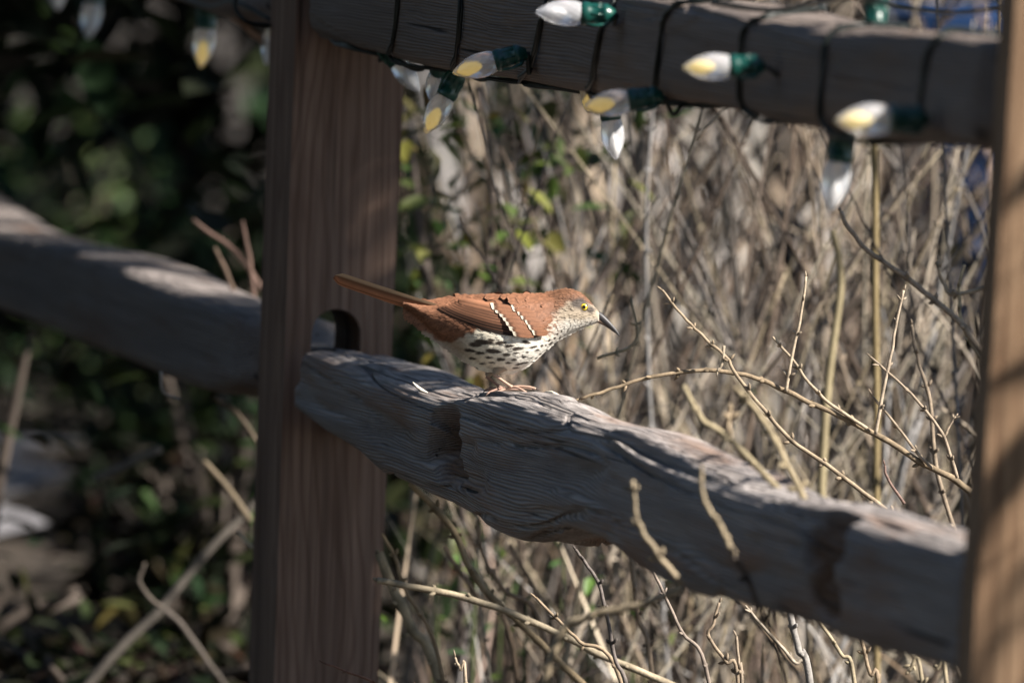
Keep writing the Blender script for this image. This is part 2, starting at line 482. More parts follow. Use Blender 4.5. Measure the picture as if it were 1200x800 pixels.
low_top = [(330, 408), (358, 408), (380, 404), (400, 404), (430, 413), (480, 424), (540, 444), (570, 453), (610, 457), (655, 463), (690, 476), (720, 488), (760, 496),
           (800, 511), (850, 529), (900, 549), (950, 571), (985, 580), (1030, 596), (1080, 606), (1125, 618), (1200, 640)]
low_bot = [(330, 480), (358, 486), (380, 494), (400, 515), (440, 545), (480, 562), (510, 586), (560, 606), (610, 626), (660, 640), (720, 646), (760, 664), (800, 688),
           (850, 701), (900, 716), (950, 732), (1000, 748), (1060, 770), (1125, 786), (1200, 815)]
R1 = Rail('split_rail', low_top, low_bot, 408, 1180, 122, M_rail, 'pale grey weathered split rail the bird stands on, with a deep scar', 3.3,
          ends=((0.02, 0.05), (0.01, 0.03)), ext=(0.10, 0.055), amp=1.0, sup=0.42, nx=520, nth=200,
          scars=((521, 498, 0.075, 0.017, 0.026), (519, 522, 0.085, 0.018, 0.034), (526, 545, 0.07, 0.012, 0.022), (966, 640, 0.06, 0.030, 0.014), (968, 690, 0.05, 0.018, 0.010)),
          gouges=((560, 490, 0.16, 0.005, 0.005), (545, 556, 0.08, 0.006, 0.006), (640, 600, 0.10, 0.007, 0.006),
                  (760, 530, 0.25, 0.005, 0.007), (850, 545, 0.3, 0.004, 0.007), (700, 560, 0.2, 0.004, 0.004), (830, 640, 0.25, 0.005, 0.005),
                  (455, 500, 0.08, 0.006, 0.006), (690, 620, 0.03, 0.012, 0.008)), fit=3, endz=(-0.028, 0), endy=(0.012, 0))
up_top = [(330, -95), (400, -85), (500, -65), (640, -36), (760, -18), (850, -2), (900, 4), (950, 14), (1000, 25), (1060, 33), (1150, 42), (1200, 48)]
up_bot = [(330, 28), (365, 36), (420, 54), (470, 70), (540, 84), (600, 93), (700, 110), (780, 118), (860, 130), (950, 148), (1060, 166), (1150, 174), (1200, 180)]
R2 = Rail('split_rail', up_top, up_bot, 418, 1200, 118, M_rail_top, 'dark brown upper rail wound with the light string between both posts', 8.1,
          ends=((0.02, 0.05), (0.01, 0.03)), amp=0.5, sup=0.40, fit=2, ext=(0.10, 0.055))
ll_top = [(-90, 196), (0, 238), (60, 262), (120, 283), (180, 300), (240, 324), (300, 346), (345, 362), (380, 374)]
ll_bot = [(-90, 328), (0, 363), (60, 387), (120, 411), (180, 433), (240, 452), (300, 468), (345, 460), (380, 440)]
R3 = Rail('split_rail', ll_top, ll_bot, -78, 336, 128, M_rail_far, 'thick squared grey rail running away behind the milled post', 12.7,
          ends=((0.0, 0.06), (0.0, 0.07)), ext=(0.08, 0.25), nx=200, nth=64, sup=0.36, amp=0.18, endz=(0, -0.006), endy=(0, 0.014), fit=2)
lu_top = [(-100, -260), (100, -180), (300, -100), (345, -80)]
lu_bot = [(-100, -92), (0, -66), (100, -38), (232, 2), (300, 25), (345, 32)]
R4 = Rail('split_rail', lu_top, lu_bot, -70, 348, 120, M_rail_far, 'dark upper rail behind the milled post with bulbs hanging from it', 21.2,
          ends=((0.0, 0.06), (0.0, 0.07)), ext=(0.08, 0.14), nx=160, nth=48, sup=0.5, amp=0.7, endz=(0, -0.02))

# ------------------------------------------------------------------ string of lights
def glass_mat():
    k = NT('clear_faceted_plastic')
    k.set(Base_Color=(0.95, 0.95, 0.98), Roughness=0.20, IOR=1.42)
    k.bs.inputs['Transmission Weight'].default_value = 0.72
    k.bs.inputs['Specular IOR Level'].default_value = 0.6
    return k.m
M_glass = glass_mat()
M_led = plain('yellow_led_phosphor', (0.85, 0.68, 0.20), 0.5, 0.15)
_b = [n for n in M_led.node_tree.nodes if n.type == 'BSDF_PRINCIPLED'][0]
_b.inputs['Emission Color'].default_value = (1.0, 0.68, 0.16, 1); _b.inputs['Emission Strength'].default_value = 0.16
def bulb_mesh(second):
    prof = [(0.0, 0.0092), (0.004, 0.0104), (0.009, 0.0111), (0.014, 0.0112), (0.019, 0.0106), (0.024, 0.0092), (0.029, 0.0071), (0.0335, 0.0045), (0.037, 0.0022)]
    n = 14; vs = []; fs = []
    for i, (z, r) in enumerate(prof):
        for j in range(n):
            a = 2 * math.pi * (j + 0.5 * (i % 2)) / n
            vs.append((r * math.cos(a), r * math.sin(a), z))
    for i in range(len(prof) - 1):
        for j in range(n):
            a, b, c, d = i * n + j, i * n + (j + 1) % n, (i + 1) * n + j, (i + 1) * n + (j + 1) % n
            if i % 2 == 0: fs += [(a, b, c), (b, d, c)]
            else: fs += [(a, b, d), (a, d, c)]
    vs.append((0, 0, 0.0385)); t = len(vs) - 1; k = (len(prof) - 1) * n
    fs += [(k + j, k + (j + 1) % n, t) for j in range(n)]
    fs.append(tuple(range(n))[::-1])
    ng = len(fs)
    b = len(vs)                                         # phosphor cup and lens column inside
    core = [(0.012, 0.0010), (0.016, 0.0032), (0.024, 0.0046), (0.029, 0.0036), (0.033, 0.0010)]
    for z, r in core:
        for j in range(8): vs.append((r * math.cos(j * math.pi / 4), r * math.sin(j * math.pi / 4), z))
    for i in range(len(core) - 1):
        for j in range(8): fs.append((b + i * 8 + j, b + i * 8 + (j + 1) % 8, b + (i + 1) * 8 + (j + 1) % 8, b + (i + 1) * 8 + j))
    me = bpy.data.meshes.new('bulb'); me.from_pydata(vs, [], fs)
    me.materials.append(M_glass); me.materials.append(second)
    for i, p in enumerate(me.polygons): p.material_index = 0 if i < ng else 1
    me.update(); return me
def socket_mesh():
    mb = MB()
    prof = [(0.001, 0.0088), (-0.002, 0.0101), (-0.006, 0.0101), (-0.0075, 0.0092), (-0.018, 0.0085), (-0.0185, 0.0094), (-0.022, 0.0090), (-0.026, 0.0062), (-0.029, 0.0040)]
    mb.tube([(0, 0, z) for z, r in prof], [r for z, r in prof], 14)
    for i in range(8):                                   # ribs
        a = i * math.pi / 4
        mb.tube([(0.0088 * math.cos(a), 0.0088 * math.sin(a), -0.008), (0.0086 * math.cos(a), 0.0086 * math.sin(a), -0.018)], [0.0008, 0.0008], 4)
    mb.tube([(0.006, 0, -0.024), (0.012, 0, -0.021), (0.0135, 0, -0.012), (0.0120, 0, -0.004)], [0.0022, 0.0018, 0.0014, 0.0010], 5)   # clip
    return mb.mesh('socket')
M_pale = plain('white_led_diffuser', (0.88, 0.87, 0.85), 0.4, 0.1)
BM, BW, SM = bulb_mesh(M_led), bulb_mesh(M_pale), socket_mesh()
SM.materials.append(M_sock)
string = empty('light_string', P(600, 30, fence_depth(600, 30)))
tag(string, 'string of clear faceted bulbs on dark green wire wound round the upper rail', 'string lights')
SB = string.matrix_basis.translation.copy()
def put_bulb(base, tip, dd, tz=0.0, lit=True):
    dep = fence_depth(*base) + dd
    if dd < -0.09:
        for q in (base, tip, (base[0] * 1.7 - tip[0] * 0.7, base[1] * 1.7 - tip[1] * 0.7)):
            f = R2.find(*q)
            if f: dep = min(dep, proj(R2.world(f[1], f[2]))[2] - 0.05)
    a, b = P(*base, dep), P(*tip, dep + tz)
    z = (b - a).normalized()
    x = z.orthogonal().normalized(); y = z.cross(x)
    mw = Matrix((x, y, z)).transposed().to_4x4(); mw.translation = a - SB
    sc = max(0.9, min(1.4, (b - a).length / 0.0375))
    so_ = obj('socket', SM, None, string, mw @ Matrix.Scale(sc * 0.97, 4))
    obj('bulb', BM if lit else BW, None, so_)
    return a - z * 0.029 * sc
BULBS = [((681, 16), (627, 14), -0.12, 0), ((580, 72), (530, 86), -0.10, 0.0), ((522, 114), (498, 157), -0.07, 0), ((466, 74), (491, 108), 0.02, 0),
         ((514, 86), (507, 122), 0.03, 0.02), ((737, 118), (683, 126), -0.12, 0), ((716, 141), (722, 188), -0.02, 0), ((694, 96), (690, 132), 0.05, 0.02),
         ((855, 78), (800, 79), -0.14, 0), ((1041, 140), (979, 141), -0.16, -0.01), ((983, 190), (973, 248), -0.06, 0), ((1027, -6), (1031, -62), 0.12, 0),
         ((852, -14), (845, -66), 0.10, 0), ((66, -30), (68, 13), 0, 0), ((109, 4), (103, 47), 0, 0), ((241, 34), (235, 80), 0, 0), ((322, 36), (311, 77), 0.12, 0)]
leads = [put_bulb(*b, lit=i in (1, 2, 5, 7, 8, 9, 15)) for i, b in enumerate(BULBS)]
def wire():
    mb = MB()
    wr = [((395, 3), (408, 50)), ((468, 3), (457, 62)), ((547, 3), (532, 80)), ((645, 5), (610, 90)), ((722, 8), (690, 104)), ((826, 5), (772, 112)),
          ((905, 22), (872, 124)), ((1000, 34), (972, 144)), ((1108, 44), (1080, 160))]
    anc = []
    for k, (a, b) in enumerate(wr):
        for q, (x, y) in enumerate((a, b)):
            f = R2.find(x, y)
            if f is None: continue
            th = 2 * math.pi * f[2] / R2.nth
            if th < math.pi * 0.25: th += 2 * math.pi
            anc.append((f[1], th + 2 * math.pi * k))
    pts = []
    for (i0, t0), (i1, t1) in zip(anc, anc[1:]):
        n = max(4, int(abs(t1 - t0) / 0.16))
        for q in range(n):
            u = q / n; th = t0 + (t1 - t0) * u; i = i0 + (i1 - i0) * u
            i = min(max(int(round(i)), 0), R2.n)
            c = R2.C[i]; p = R2.grid[i][int(round(th / (2 * math.pi) * R2.nth)) % R2.nth]
            d = p - c; d.x = 0; p = p + d.normalized() * (0.0035 + 0.002 * N3(th, i * .05, 1))
            pts.append(R2.mw @ p - SB)
    pts = [(pts[max(0, i - 1)] + pts[i] * 2 + pts[min(len(pts) - 1, i + 1)]) / 4 for i in range(len(pts))]
    for off in (0, math.pi):                              # two twisted strands
        tw = []
        for i, p in enumerate(pts):
            t = (pts[min(i + 1, len(pts) - 1)] - pts[max(i - 1, 0)]).normalized()
            a = t.orthogonal().normalized(); b = t.cross(a); q = i * 0.9 + off
            tw.append(p + (a * math.cos(q) + b * math.sin(q)) * 0.0012)
        mb.tube(tw, [0.0017] * len(tw), 6)
    ref = pts
    for L_ in leads:                                      # short leads from sockets to the wound wire
        l = L_ - SB
        q = min(ref, key=lambda p: (p - l).length)
        if (q - l).length < 0.14:
            mid = (l + q) / 2 + Vector((0, 0, -0.012))
            pp = catmull([l, mid, q], 6); mb.tube(pp, [0.0021] * len(pp), 6)
    # wire run along the top of the rail beyond the right post and along the far rail
    pp = catmull([P(835, 3, 10.2) - SB, P(905, 12, 10.1) - SB, P(960, 2, 10.0) - SB, P(1010, -3, 9.9) - SB, P(1060, 10, 9.8) - SB, P(1120, 16, 9.7) - SB, P(1180, 6, 9.6) - SB], 8)
    mb.tube(pp, [0.0022] * len(pp), 6)
    pp = catmull([P(-20, -30, 13.9) - SB, P(60, -34, 13.5) - SB, P(112, -22, 13.2) - SB, P(200, -6, 12.9) - SB, P(246, 8, 12.75) - SB, P(275, 2, 12.6) - SB, P(318, 24, 12.5) - SB], 8)
    mb.tube(pp, [0.0022] * len(pp), 6)
    pp = catmull([P(278, -10, 12.4) - SB, P(276, 10, 12.4) - SB, P(290, 26, 12.4) - SB, P(316, 30, 12.42) - SB], 8)
    mb.tube(pp, [0.0024] * len(pp), 6)
    mb.build('wire', M_wire, string)
wire()

# ------------------------------------------------------------------ the bird
BD = fence_depth(600, 456) + 0.005
BS = BD / FPX
bmw = Matrix((IR, cF, IU)).transposed().to_4x4(); bmw.translation = P(600, 456, BD)
bird = empty('bird', bmw)
tag(bird, 'brown bird with streaked white breast and yellow eye standing on the grey rail', 'bird')
def BL(x, y, lat=0.0): return Vector(((x - 600) * BS, lat * BS, -(y - 456) * BS))
SL = [(474, 351.5, 357.5, 6), (484, 354, 364, 8), (494, 356, 373, 9.5), (502, 356, 381, 11.5), (510, 355.5, 389, 14), (525, 353.5, 399, 20), (540, 351, 410, 25), (555, 349, 421, 30), (572, 348, 430, 34), (590, 347.5, 434, 35),
      (605, 347.5, 433.5, 35), (620, 347.5, 427, 32), (632, 347, 417, 28.5), (645, 344.5, 405, 23), (655, 341.3, 397, 20), (665, 339.5, 391.5, 18.5), (675, 340.5, 387, 16.5),
      (684, 345, 383, 13.5), (692, 353, 380, 9.5), (698, 361, 378, 6.5), (702, 366, 376.5, 4.2)]
SLx = [q[0] for q in SL]
def slc(x):
    return (np.interp(x, SLx, [q[1] for q in SL]), np.interp(x, SLx, [q[2] for q in SL]), np.interp(x, SLx, [q[3] for q in SL]))
def smooth_slc(x):
    k = min(max((x - 470) * 4, 0), len(SLT) - 2); i = int(k); f = k - i
    a, b = SLT[i], SLT[i + 1]
    return (a[0] + (b[0] - a[0]) * f, a[1] + (b[1] - a[1]) * f, a[2] + (b[2] - a[2]) * f)
SLT = []
for _i in range(960):
    _x = 470 + _i / 4; _r = [slc(_x + q) for q in (-5, -2.5, 0, 2.5, 5)]
    SLT.append(tuple(sum(float(a[i]) * b for a, b in zip(_r, (1, 2, 3, 2, 1))) / 9 for i in range(3)))
def hw(x, y):
    t, b, l = smooth_slc(min(max(x, 475), 701)); c = (t + b) / 2; r = (b - t) / 2
    q = max(0.0, 1 - ((y - c) / r) ** 2)
    return l * math.sqrt(q)
RUF = np.array((0.255, 0.118, 0.066)); CRN = np.array((0.205, 0.100, 0.057)); CREAM = np.array((0.80, 0.73, 0.58)); WHT = np.array((0.86, 0.82, 0.74))
DRK = np.array((0.030, 0.018, 0.013)); CHK = np.array((0.42, 0.345, 0.26)); FLK = np.array((0.34, 0.19, 0.11)); VNT = np.array((0.44, 0.355, 0.27))
_sp = [(445, 493, 70, 22, -8), (380, 540, 70, 25, 10), (245, 570, 75, 25, -8), (315, 590, 90, 25, -8), (435, 577, 60, 15, -15), (500, 563, 25, 15, -30), (180, 545, 95, 25, -5),
       (105, 525, 60, 25, 0), (50, 540, 150, 36, 5), (125, 610, 120, 30, 5), (225, 637, 60, 20, 0), (180, 670, 65, 22, 0), (285, 672, 45, 15, -5), (240, 697, 45, 15, 0), (110, 693, 50, 12, 0),
       (345, 700, 100, 15, -12), (365, 655, 35, 14, -10), (420, 657, 22, 13, -30), (458, 660, 22, 13, -30), (490, 628, 22, 13, -35), (540, 597, 18, 12, -40), (570, 545, 40, 15, -40),
       (622, 470, 22, 15, -40), (600, 505, 22, 14, -40), (558, 522, 28, 15, -45), (605, 545, 20, 13, -40), (465, 597, 35, 13, -15), (435, 688, 20, 13, -30), (180, 735, 40, 12, 0),
       (40, 700, 50, 13, 0), (20, 620, 70, 22, 0), (-20, 560, 90, 30, 8), (-60, 600, 90, 22, 8), (300, 625, 40, 14, -8), (520, 640, 16, 11, -40), (390, 615, 26, 12, -20), (-40, 660, 60, 16, 5),
       (640, 500, 16, 12, -45), (655, 450, 16, 11, -45), (530, 560, 18, 11, -35), (90, 655, 60, 16, 4), (300, 735, 60, 12, -8), (400, 730, 30, 10, -25)]
SPOT = [(560 + x / 6.667, 320 + y / 6.667, l / 6.667 / 2 * 1.1, w / 6.667 / 2 * 1.15, rad(a)) for x, y, l, w, a in _sp]
def n2(x, y, sx, sy, seed=0.0):
    return np.array([N3(a * sx, b * sy, seed) for a, b in zip(x, y)])
UPX = [470, 490, 500, 515, 530, 545, 560, 600, 620, 628, 634, 640, 648, 656, 666, 676, 688, 700, 706]
UPY = [372, 384, 386, 398, 400, 394, 386, 393, 390, 388, 384, 379, 370, 361, 354, 353, 355, 362, 367]
def plumage(x, y, near=True):
    x = np.asarray(x, float); y = np.asarray(y, float)
    nz = n2(x, y, 0.16, 0.16, 1.0); nf = n2(x, y, 0.5, 0.9, 4.0)
    sst = lambda v: np.clip(v, 0, 1) ** 2 * (3 - 2 * np.clip(v, 0, 1))
    bw = 3.5 + 13 * np.exp(-((x - 645) / 15) ** 2)
    below = sst((y - np.interp(x, UPX, UPY) + nz * 3.5 + bw * 0.45) / bw)[:, None]
    upper = RUF[None] * (0.95 + 0.45 * nf[:, None]) * np.ones((len(x), 1))
    head = sst((x - 632) / 18)[:, None]
    upper = upper * (1 - head) + (CRN[None] * (1 + 0.25 * nf[:, None])) * head
    # under parts
    fr = sst((x - 560) / 60)[:, None]
    und = CREAM[None] * (1 - fr) + WHT[None] * fr
    vent = sst((560 - x) / 26)[:, None]
    und = und * (1 - vent) + VNT[None] * vent
    flk = (sst((546 - x) / 12) * sst((392 - y + nz * 5) / 14))[:, None]
    und = und * (1 - flk) + FLK[None] * flk
    # buffy shoulder side of the breast with rufous streaks
    bf = np.exp(-((x - 636) / 13) ** 2 - ((y - 383) / 13) ** 2)
    und = und * (1 - 0.55 * bf[:, None]) + np.array((0.52, 0.33, 0.2))[None] * 0.55 * bf[:, None]
    nk = np.exp(-((x - 648) / 11) ** 2 - ((y - 369) / 15) ** 2)[:, None]
    und = und * (1 - 0.6 * nk) + np.array((0.36, 0.215, 0.125))[None] * 0.6 * nk
    # slanting streaks on the breast side
    a = (x + y * 0.35); b_ = (y - x * 0.45)
    st = np.array([N3(p * 0.16, q * 0.42, 9) for p, q in zip(a, b_)])
    stk = sst((st - 0.05) / 0.18) * np.clip(bf * 1.7 + nk[:, 0] * 1.2, 0, 1)
    und = und * (1 - 0.85 * stk[:, None]) + np.array((0.20, 0.085, 0.045))[None] * 0.85 * stk[:, None]
    # cheek
    ck = sst((x - 644) / 14) * sst((382 - y + nz * 4) / 12)
    cst = np.array([N3(p * 0.35, q * 0.8, 2) for p, q in zip(x + 0.4 * y, y - 0.3 * x)])
    ckc = CHK[None] * (1 + 0.55 * cst[:, None])
    und = und * (1 - ck[:, None]) + ckc * ck[:, None]
    und = und * (1 - 0.35 * (sst((x - 640) / 10) * sst((np.abs(cst) - 0.25) / 0.2))[:, None] * (1 - ck[:, None]))
    # teardrop spots
    dk = np.zeros(len(x))
    for sx, sy, l, w, an in SPOT:
        dx, dy = x - sx, y - sy
        p = dx * math.cos(an) + dy * math.sin(an); q = -dx * math.sin(an) + dy * math.cos(an)
        tap = 1 - 0.35 * np.clip(p / l, -1, 1)
        d = (p / l) ** 2 + (q / (w * tap)) ** 2
        dk = np.maximum(dk, sst((1.25 - d) / 0.55))
    und = und * (1 - 0.95 * dk[:, None]) + DRK[None] * 0.95 * dk[:, None]
    gk = sst((x - 616) / 42 + 0.55 * cst); gk = np.maximum(gk, sst((y - 384) / 12))
    below = below * np.where(x > 616, gk, 1.0)[:, None]
    col = upper * (1 - below) + und * below
    # dark line through the lore, ring and smudge behind the eye
    ey = np.exp(-((x - 678) / 8) ** 2 - ((y - 355.5) / 4.8) ** 2) * 2.2 + np.exp(-((x - 692) / 5.5) ** 2 - ((y - 363) / 4.5) ** 2) * 1.3
    er = np.exp(-(((x - 684.2) ** 2 + (y - 359.8) ** 2) / 6.2 ** 2) ** 3)
    ey = np.clip(np.maximum(ey, er), 0, 1)[:, None]
    col = col * (1 - 0.92 * ey) + np.array((0.04, 0.030, 0.026))[None] * 0.92 * ey
    ml = np.exp(-((x - 667) / 2.2) ** 2 - ((y - 359 - (x - 665) * 0.8) / 3.5) ** 2)[:, None] * 0.7     # dark mark on the ear coverts
    col = col * (1 - ml) + np.array((0.08, 0.05, 0.03))[None] * ml
    return np.clip(col, 0.004, 1)
M_feather = vcol('feather', 0.62, 900, 0.16, 0.25)
M_leg = vcol('leg_scales', 0.5, 900, 0.2, 0.35, bump=0.3)
def make_bird():
    # body, head, thighs, legs and toes: one mesh
    mb = MB(); nx, nt_ = 110, 56; vs = []; px = []
    for i in range(nx + 1):
        x = 474 + (702 - 474) * i / nx
        t, b, l = smooth_slc(x); c = (t + b) / 2; r = (b - t) / 2
        for j in range(nt_):
            a = 2 * math.pi * j / nt_
            y = c - r * math.sin(a); la = l * math.cos(a)
            vs.append(BL(x, y, la)); px.append((x, y))
    fs = [(i * nt_ + j, i * nt_ + (j + 1) % nt_, (i + 1) * nt_ + (j + 1) % nt_, (i + 1) * nt_ + j) for i in range(nx) for j in range(nt_)]
    fs += [tuple(range(nt_))[::-1], tuple(nx * nt_ + j for j in range(nt_))]
    cols = plumage([p[0] for p in px], [p[1] for p in px])
    mb.add(vs, fs, [tuple(c) for c in cols])
    LEGC = (0.50, 0.33, 0.25); LEGD = (0.30, 0.19, 0.15); CLAW = (0.09, 0.065, 0.055)  # far leg gets a darker copy: its shade is put into the colour
    def leg(hip, heel, foot, toes, lat, c1):
        q = [BL(*hip, lat), BL((hip[0] + heel[0]) / 2, (hip[1] + heel[1]) / 2, lat), BL(*heel, lat)]
        mb.tube(catmull(q, 4), list(np.linspace(9, 2.6, 9) * BS), 10, tuple(VNT * 0.8))
        q = catmull([BL(*heel, lat), BL((heel[0] + foot[0]) / 2, (heel[1] + foot[1]) / 2 + 0.3, lat), BL(*foot, lat)], 5)
        mb.tube(q, [r * BS for r in np.interp(np.linspace(0, 1, len(q)), [0, .12, .5, .9, 1], [2.6, 1.9, 1.6, 1.8, 2.4])], 8, c1)
        for t in toes:
            pts = catmull([BL(foot[0], foot[1], lat)] + [BL(*p) for p in t], 5)
            k = len(pts)
            rr = np.interp(np.linspace(0, 1, k), [0, .3, .5, .74, .8, 1], [1.7, 1.35, 1.55, 1.3, 1.0, 0.25]) * BS
            cut = int(k * 0.74)
            mb.tube(pts[:cut + 1], rr[:cut + 1], 7, c1); mb.tube(pts[cut:], rr[cut:], 6, CLAW)
    leg((588, 428), (579, 438.5), (600, 453.5),
        [[(609, 452.5, -9), (619, 453.2, -10), (628, 455.3, -11), (633, 457.2, -11)], [(606, 454, -12), (612, 457, -16), (617, 460, -18), (619, 463.5, -19)],
         [(607, 453, -3), (615, 454, 2), (623, 455.5, 4), (628, 457.5, 5)], [(594, 455.2, -6), (588, 457, -7), (584, 459.5, -8), (582, 463, -9)]], -8, LEGC)
    leg((580, 430), (570, 440.5), (588, 455),
        [[(582, 456, -4), (576, 458.5, -9), (571, 461.5, -14), (568.5, 466, -16)], [(585, 458, -6), (581, 461, -13), (577.5, 464.5, -18), (576, 469, -20)],
         [(595, 455.5, 6), (603, 456, 9), (610, 456.5, 11), (615, 458.5, 12)], [(580, 455, 8), (574, 455.5, 9), (569, 457.5, 10), (566, 460, 10)]], 7, LEGD)
    body = mb.build('body', M_feather, bird)
    # contour plumage
    rng = random.Random(5)
    fm = MB(); X = []; Y = []; V = []; Fc = []
    NC = 5
    SH = []
    def feather(x, y, sg, ang, L, Wd, lift, nl=5, off=0.0):
        base = len(V); tone = rng.uniform(-0.12, 0.12)
        for i in range(nl + 1):
            u = i / nl
            wv = Wd * (0.55 + 0.85 * u - 0.95 * u ** 4) if u < 1 else Wd * 0.25
            for j in range(NC):
                v = j / 2 - 1
                uu = u - 0.10 * u * abs(v)
                xx = x + math.cos(ang) * L * uu - math.sin(ang) * wv * v * 0.5
                yy = y + math.sin(ang) * L * uu + math.cos(ang) * wv * v * 0.5
                t, b, l = smooth_slc(min(max(xx, 475), 701)); c = (t + b) / 2; r = (b - t) / 2
                k = (yy - c) / r
                if abs(k) > 0.985:
                    la = l * 0.17 * max(0, 1 - (abs(k) - 0.985) * 4)
                else: la = l * math.sqrt(1 - k * k)
                o = 0.25 + off + lift * u + 0.3 * (1 - v * v)
                V.append(BL(xx, yy + (k * o if abs(k) > 0.6 else 0), sg * (la + o * math.sqrt(max(0.05, 1 - min(1, k * k)))))); X.append(xx); Y.append(yy)
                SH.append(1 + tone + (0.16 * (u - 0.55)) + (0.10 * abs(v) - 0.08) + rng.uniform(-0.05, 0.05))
        for i in range(nl):
            for j in range(NC - 1):
                a = base + i * NC + j; Fc.append((a, a + 1, a + NC + 1, a + NC))
    for sg in (-1, 1):
        n_f = 2600 if sg < 0 else 1100
        cnt = 0
        while cnt < n_f:
            x = rng.uniform(484, 700); t, b, l = slc(x)
            a = rng.uniform(-1, 1) * math.pi / 2
            y = (t + b) / 2 - (b - t) / 2 * math.sin(a) * 0.995
            if (x - 684.2) ** 2 + (y - 359.8) ** 2 < 7.2 ** 2: continue
            if x > 690 and rng.random() < 0.5: continue
            fs_ = np.interp(x, [500, 560, 630, 655, 700], [1.15, 1.05, 0.75, 0.48, 0.30])
            # direction of lie: backwards along the body, drooping towards the belly
            ang = math.pi - np.interp(x, [500, 560, 620, 660, 700], [0.10, 0.12, 0.35, 0.55, 0.35]) * (-1 if y > (t + b) / 2 else 0.25) * -1
            ang += rng.gauss(0, 0.14)
            feather(x, y, sg, ang, 11 * fs_, 6.0 * fs_, rng.uniform(0.2, 0.9) * fs_)
            cnt += 1
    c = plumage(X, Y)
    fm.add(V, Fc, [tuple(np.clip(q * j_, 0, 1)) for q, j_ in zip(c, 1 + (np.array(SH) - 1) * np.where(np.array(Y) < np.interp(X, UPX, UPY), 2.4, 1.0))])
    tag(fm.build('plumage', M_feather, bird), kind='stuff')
    # wings
    for sg in (-1, 1):
        wing = empty('wing', Matrix.Identity(4)); wing.parent = bird
        def quill(root, tip, wd, off, colf, name, bend=0.0, nl=12, point=0.35, thick=0.5, skew=0.0):
            q = MB(); vs = []; cl = []
            d = Vector((tip[0] - root[0], tip[1] - root[1])); L = d.length; d /= L; pr = Vector((-d.y, d.x))
            nj = 6
            for i in range(nl + 1):
                u = i / nl
                wv = wd * min(1, 0.62 + 1.5 * u) * (1 - max(0, (u - 0.72) / 0.28) ** (2.0 if point < 0.5 else 4.0) * (1 - point * 0.8)) ** 0.5
                for j in range(nj + 1):
                    v = j / nj * 2 - 1
                    x = root[0] + d.x * L * u + pr.x * (v * wv / 2 + bend * math.sin(math.pi * u))
                    y = root[1] + d.y * L * u + pr.y * (v * wv / 2 + bend * math.sin(math.pi * u))
                    k3 = skew * v * wv / 2 * u ** 3; x += d.x * k3; y += d.y * k3
                    hx = max(hw(x, y), 9 + 10 * max(0, min(1, (x - 505) / 40)) * 0.6)
                    vs.append(BL(x, y, sg * (hx + 1.6 + off + thick * (1 - v * v))))
                    cl.append(tuple(np.clip(np.array(colf(u, v, x, y)), 0.004, 1)))
            fs = [(i * (nj + 1) + j, i * (nj + 1) + j + 1, (i + 1) * (nj + 1) + j + 1, (i + 1) * (nj + 1) + j) for i in range(nl) for j in range(nj)]
            q.add(vs, fs, cl)
            q.build(name, M_feather, wing)
        def flight(k):
            def f(u, v, x, y):
                b = RUF * (1.15 if k > 1 else 0.55)
                e = max(0.0, v) ** 3 if k > 0 else 0
                dark = 0.70 * max(0, -v + 0.1) if k < 3 else 0.45 * max(0, v - 0.2)
                c = b * (1 - dark) * (0.92 + 0.2 * N3(x * 2.5, y * 2.5, k))
                if abs(v) < 0.2: c = c * 0.55
                if v > 0.6 and k > 0: c = b * 1.35
                if v < -0.6: c = c * 0.45
                return c
            return f
        for k in range(7):
            u = k / 6
            root = (613 - 20 * u, 391.0 - 25 * u); tip = (514 + 24 * u, 361.0 - 8.5 * u)
            quill(root, tip, 6.5 + 5.0 * u, 0.2 + 0.52 * k, flight(k), 'flight_feather', bend=-4.5 * (1 - u) + 0.5)
        quill((612, 394.5), (530, 369), 3.2, -0.2, lambda u, v, x, y: DRK * 1.0, 'flight_feather', bend=-4.0)
        quill((600, 391.0), (522, 365), 3.0, -0.3, lambda u, v, x, y: DRK * 1.3, 'flight_feather', bend=-4.0)
        def covert(u, v, x, y):
            c = RUF * (1.1 + 0.22 * N3(x * 1.2, y * 1.2, 3)) * (1 - 0.12 * abs(v))
            if u > 0.62: c = c * (1 - 0.6 * min(1, (u - 0.62) / 0.14))
            w_ = min(1, max(0, (u - 0.84 + 0.10 * N3(x * .7, y * .7, 1)) / 0.05)); c = c * (1 - w_) + np.array((0.80, 0.72, 0.58)) * (0.85 + 0.3 * N3(x * 1.3, y * 1.3, 7)) * w_
            if abs(v) < 0.14 and u < 0.72: c = c * 0.72
            return c
        for j in range(7):
            u = j / 6
            tip = (576.5 + 24 * u + rng.uniform(-1, 1), 358.5 + 31 * u - 2 * math.sin(math.pi * u)); root = (tip[0] + 25, tip[1] + 3.5)
            quill(root, tip, 8.2, 4.9 - 0.15 * j, covert, 'covert_feather', nl=26, point=0.8, thick=0.1, skew=0.5)
        for j in range(6):
            u = j / 5
            tip = (600.5 + 23 * u + rng.uniform(-1, 1), 360.5 + 28 * u - 1.5 * math.sin(math.pi * u)); root = (tip[0] + 18, tip[1] + 1.5)
            quill(root, tip, 8.4, 5.7 - 0.15 * j, covert, 'covert_feather', nl=26, point=0.8, thick=0.1, skew=0.5)
        # small lesser coverts and scapulars over the shoulder
        V.clear(); Fc.clear(); X.clear(); Y.clear()
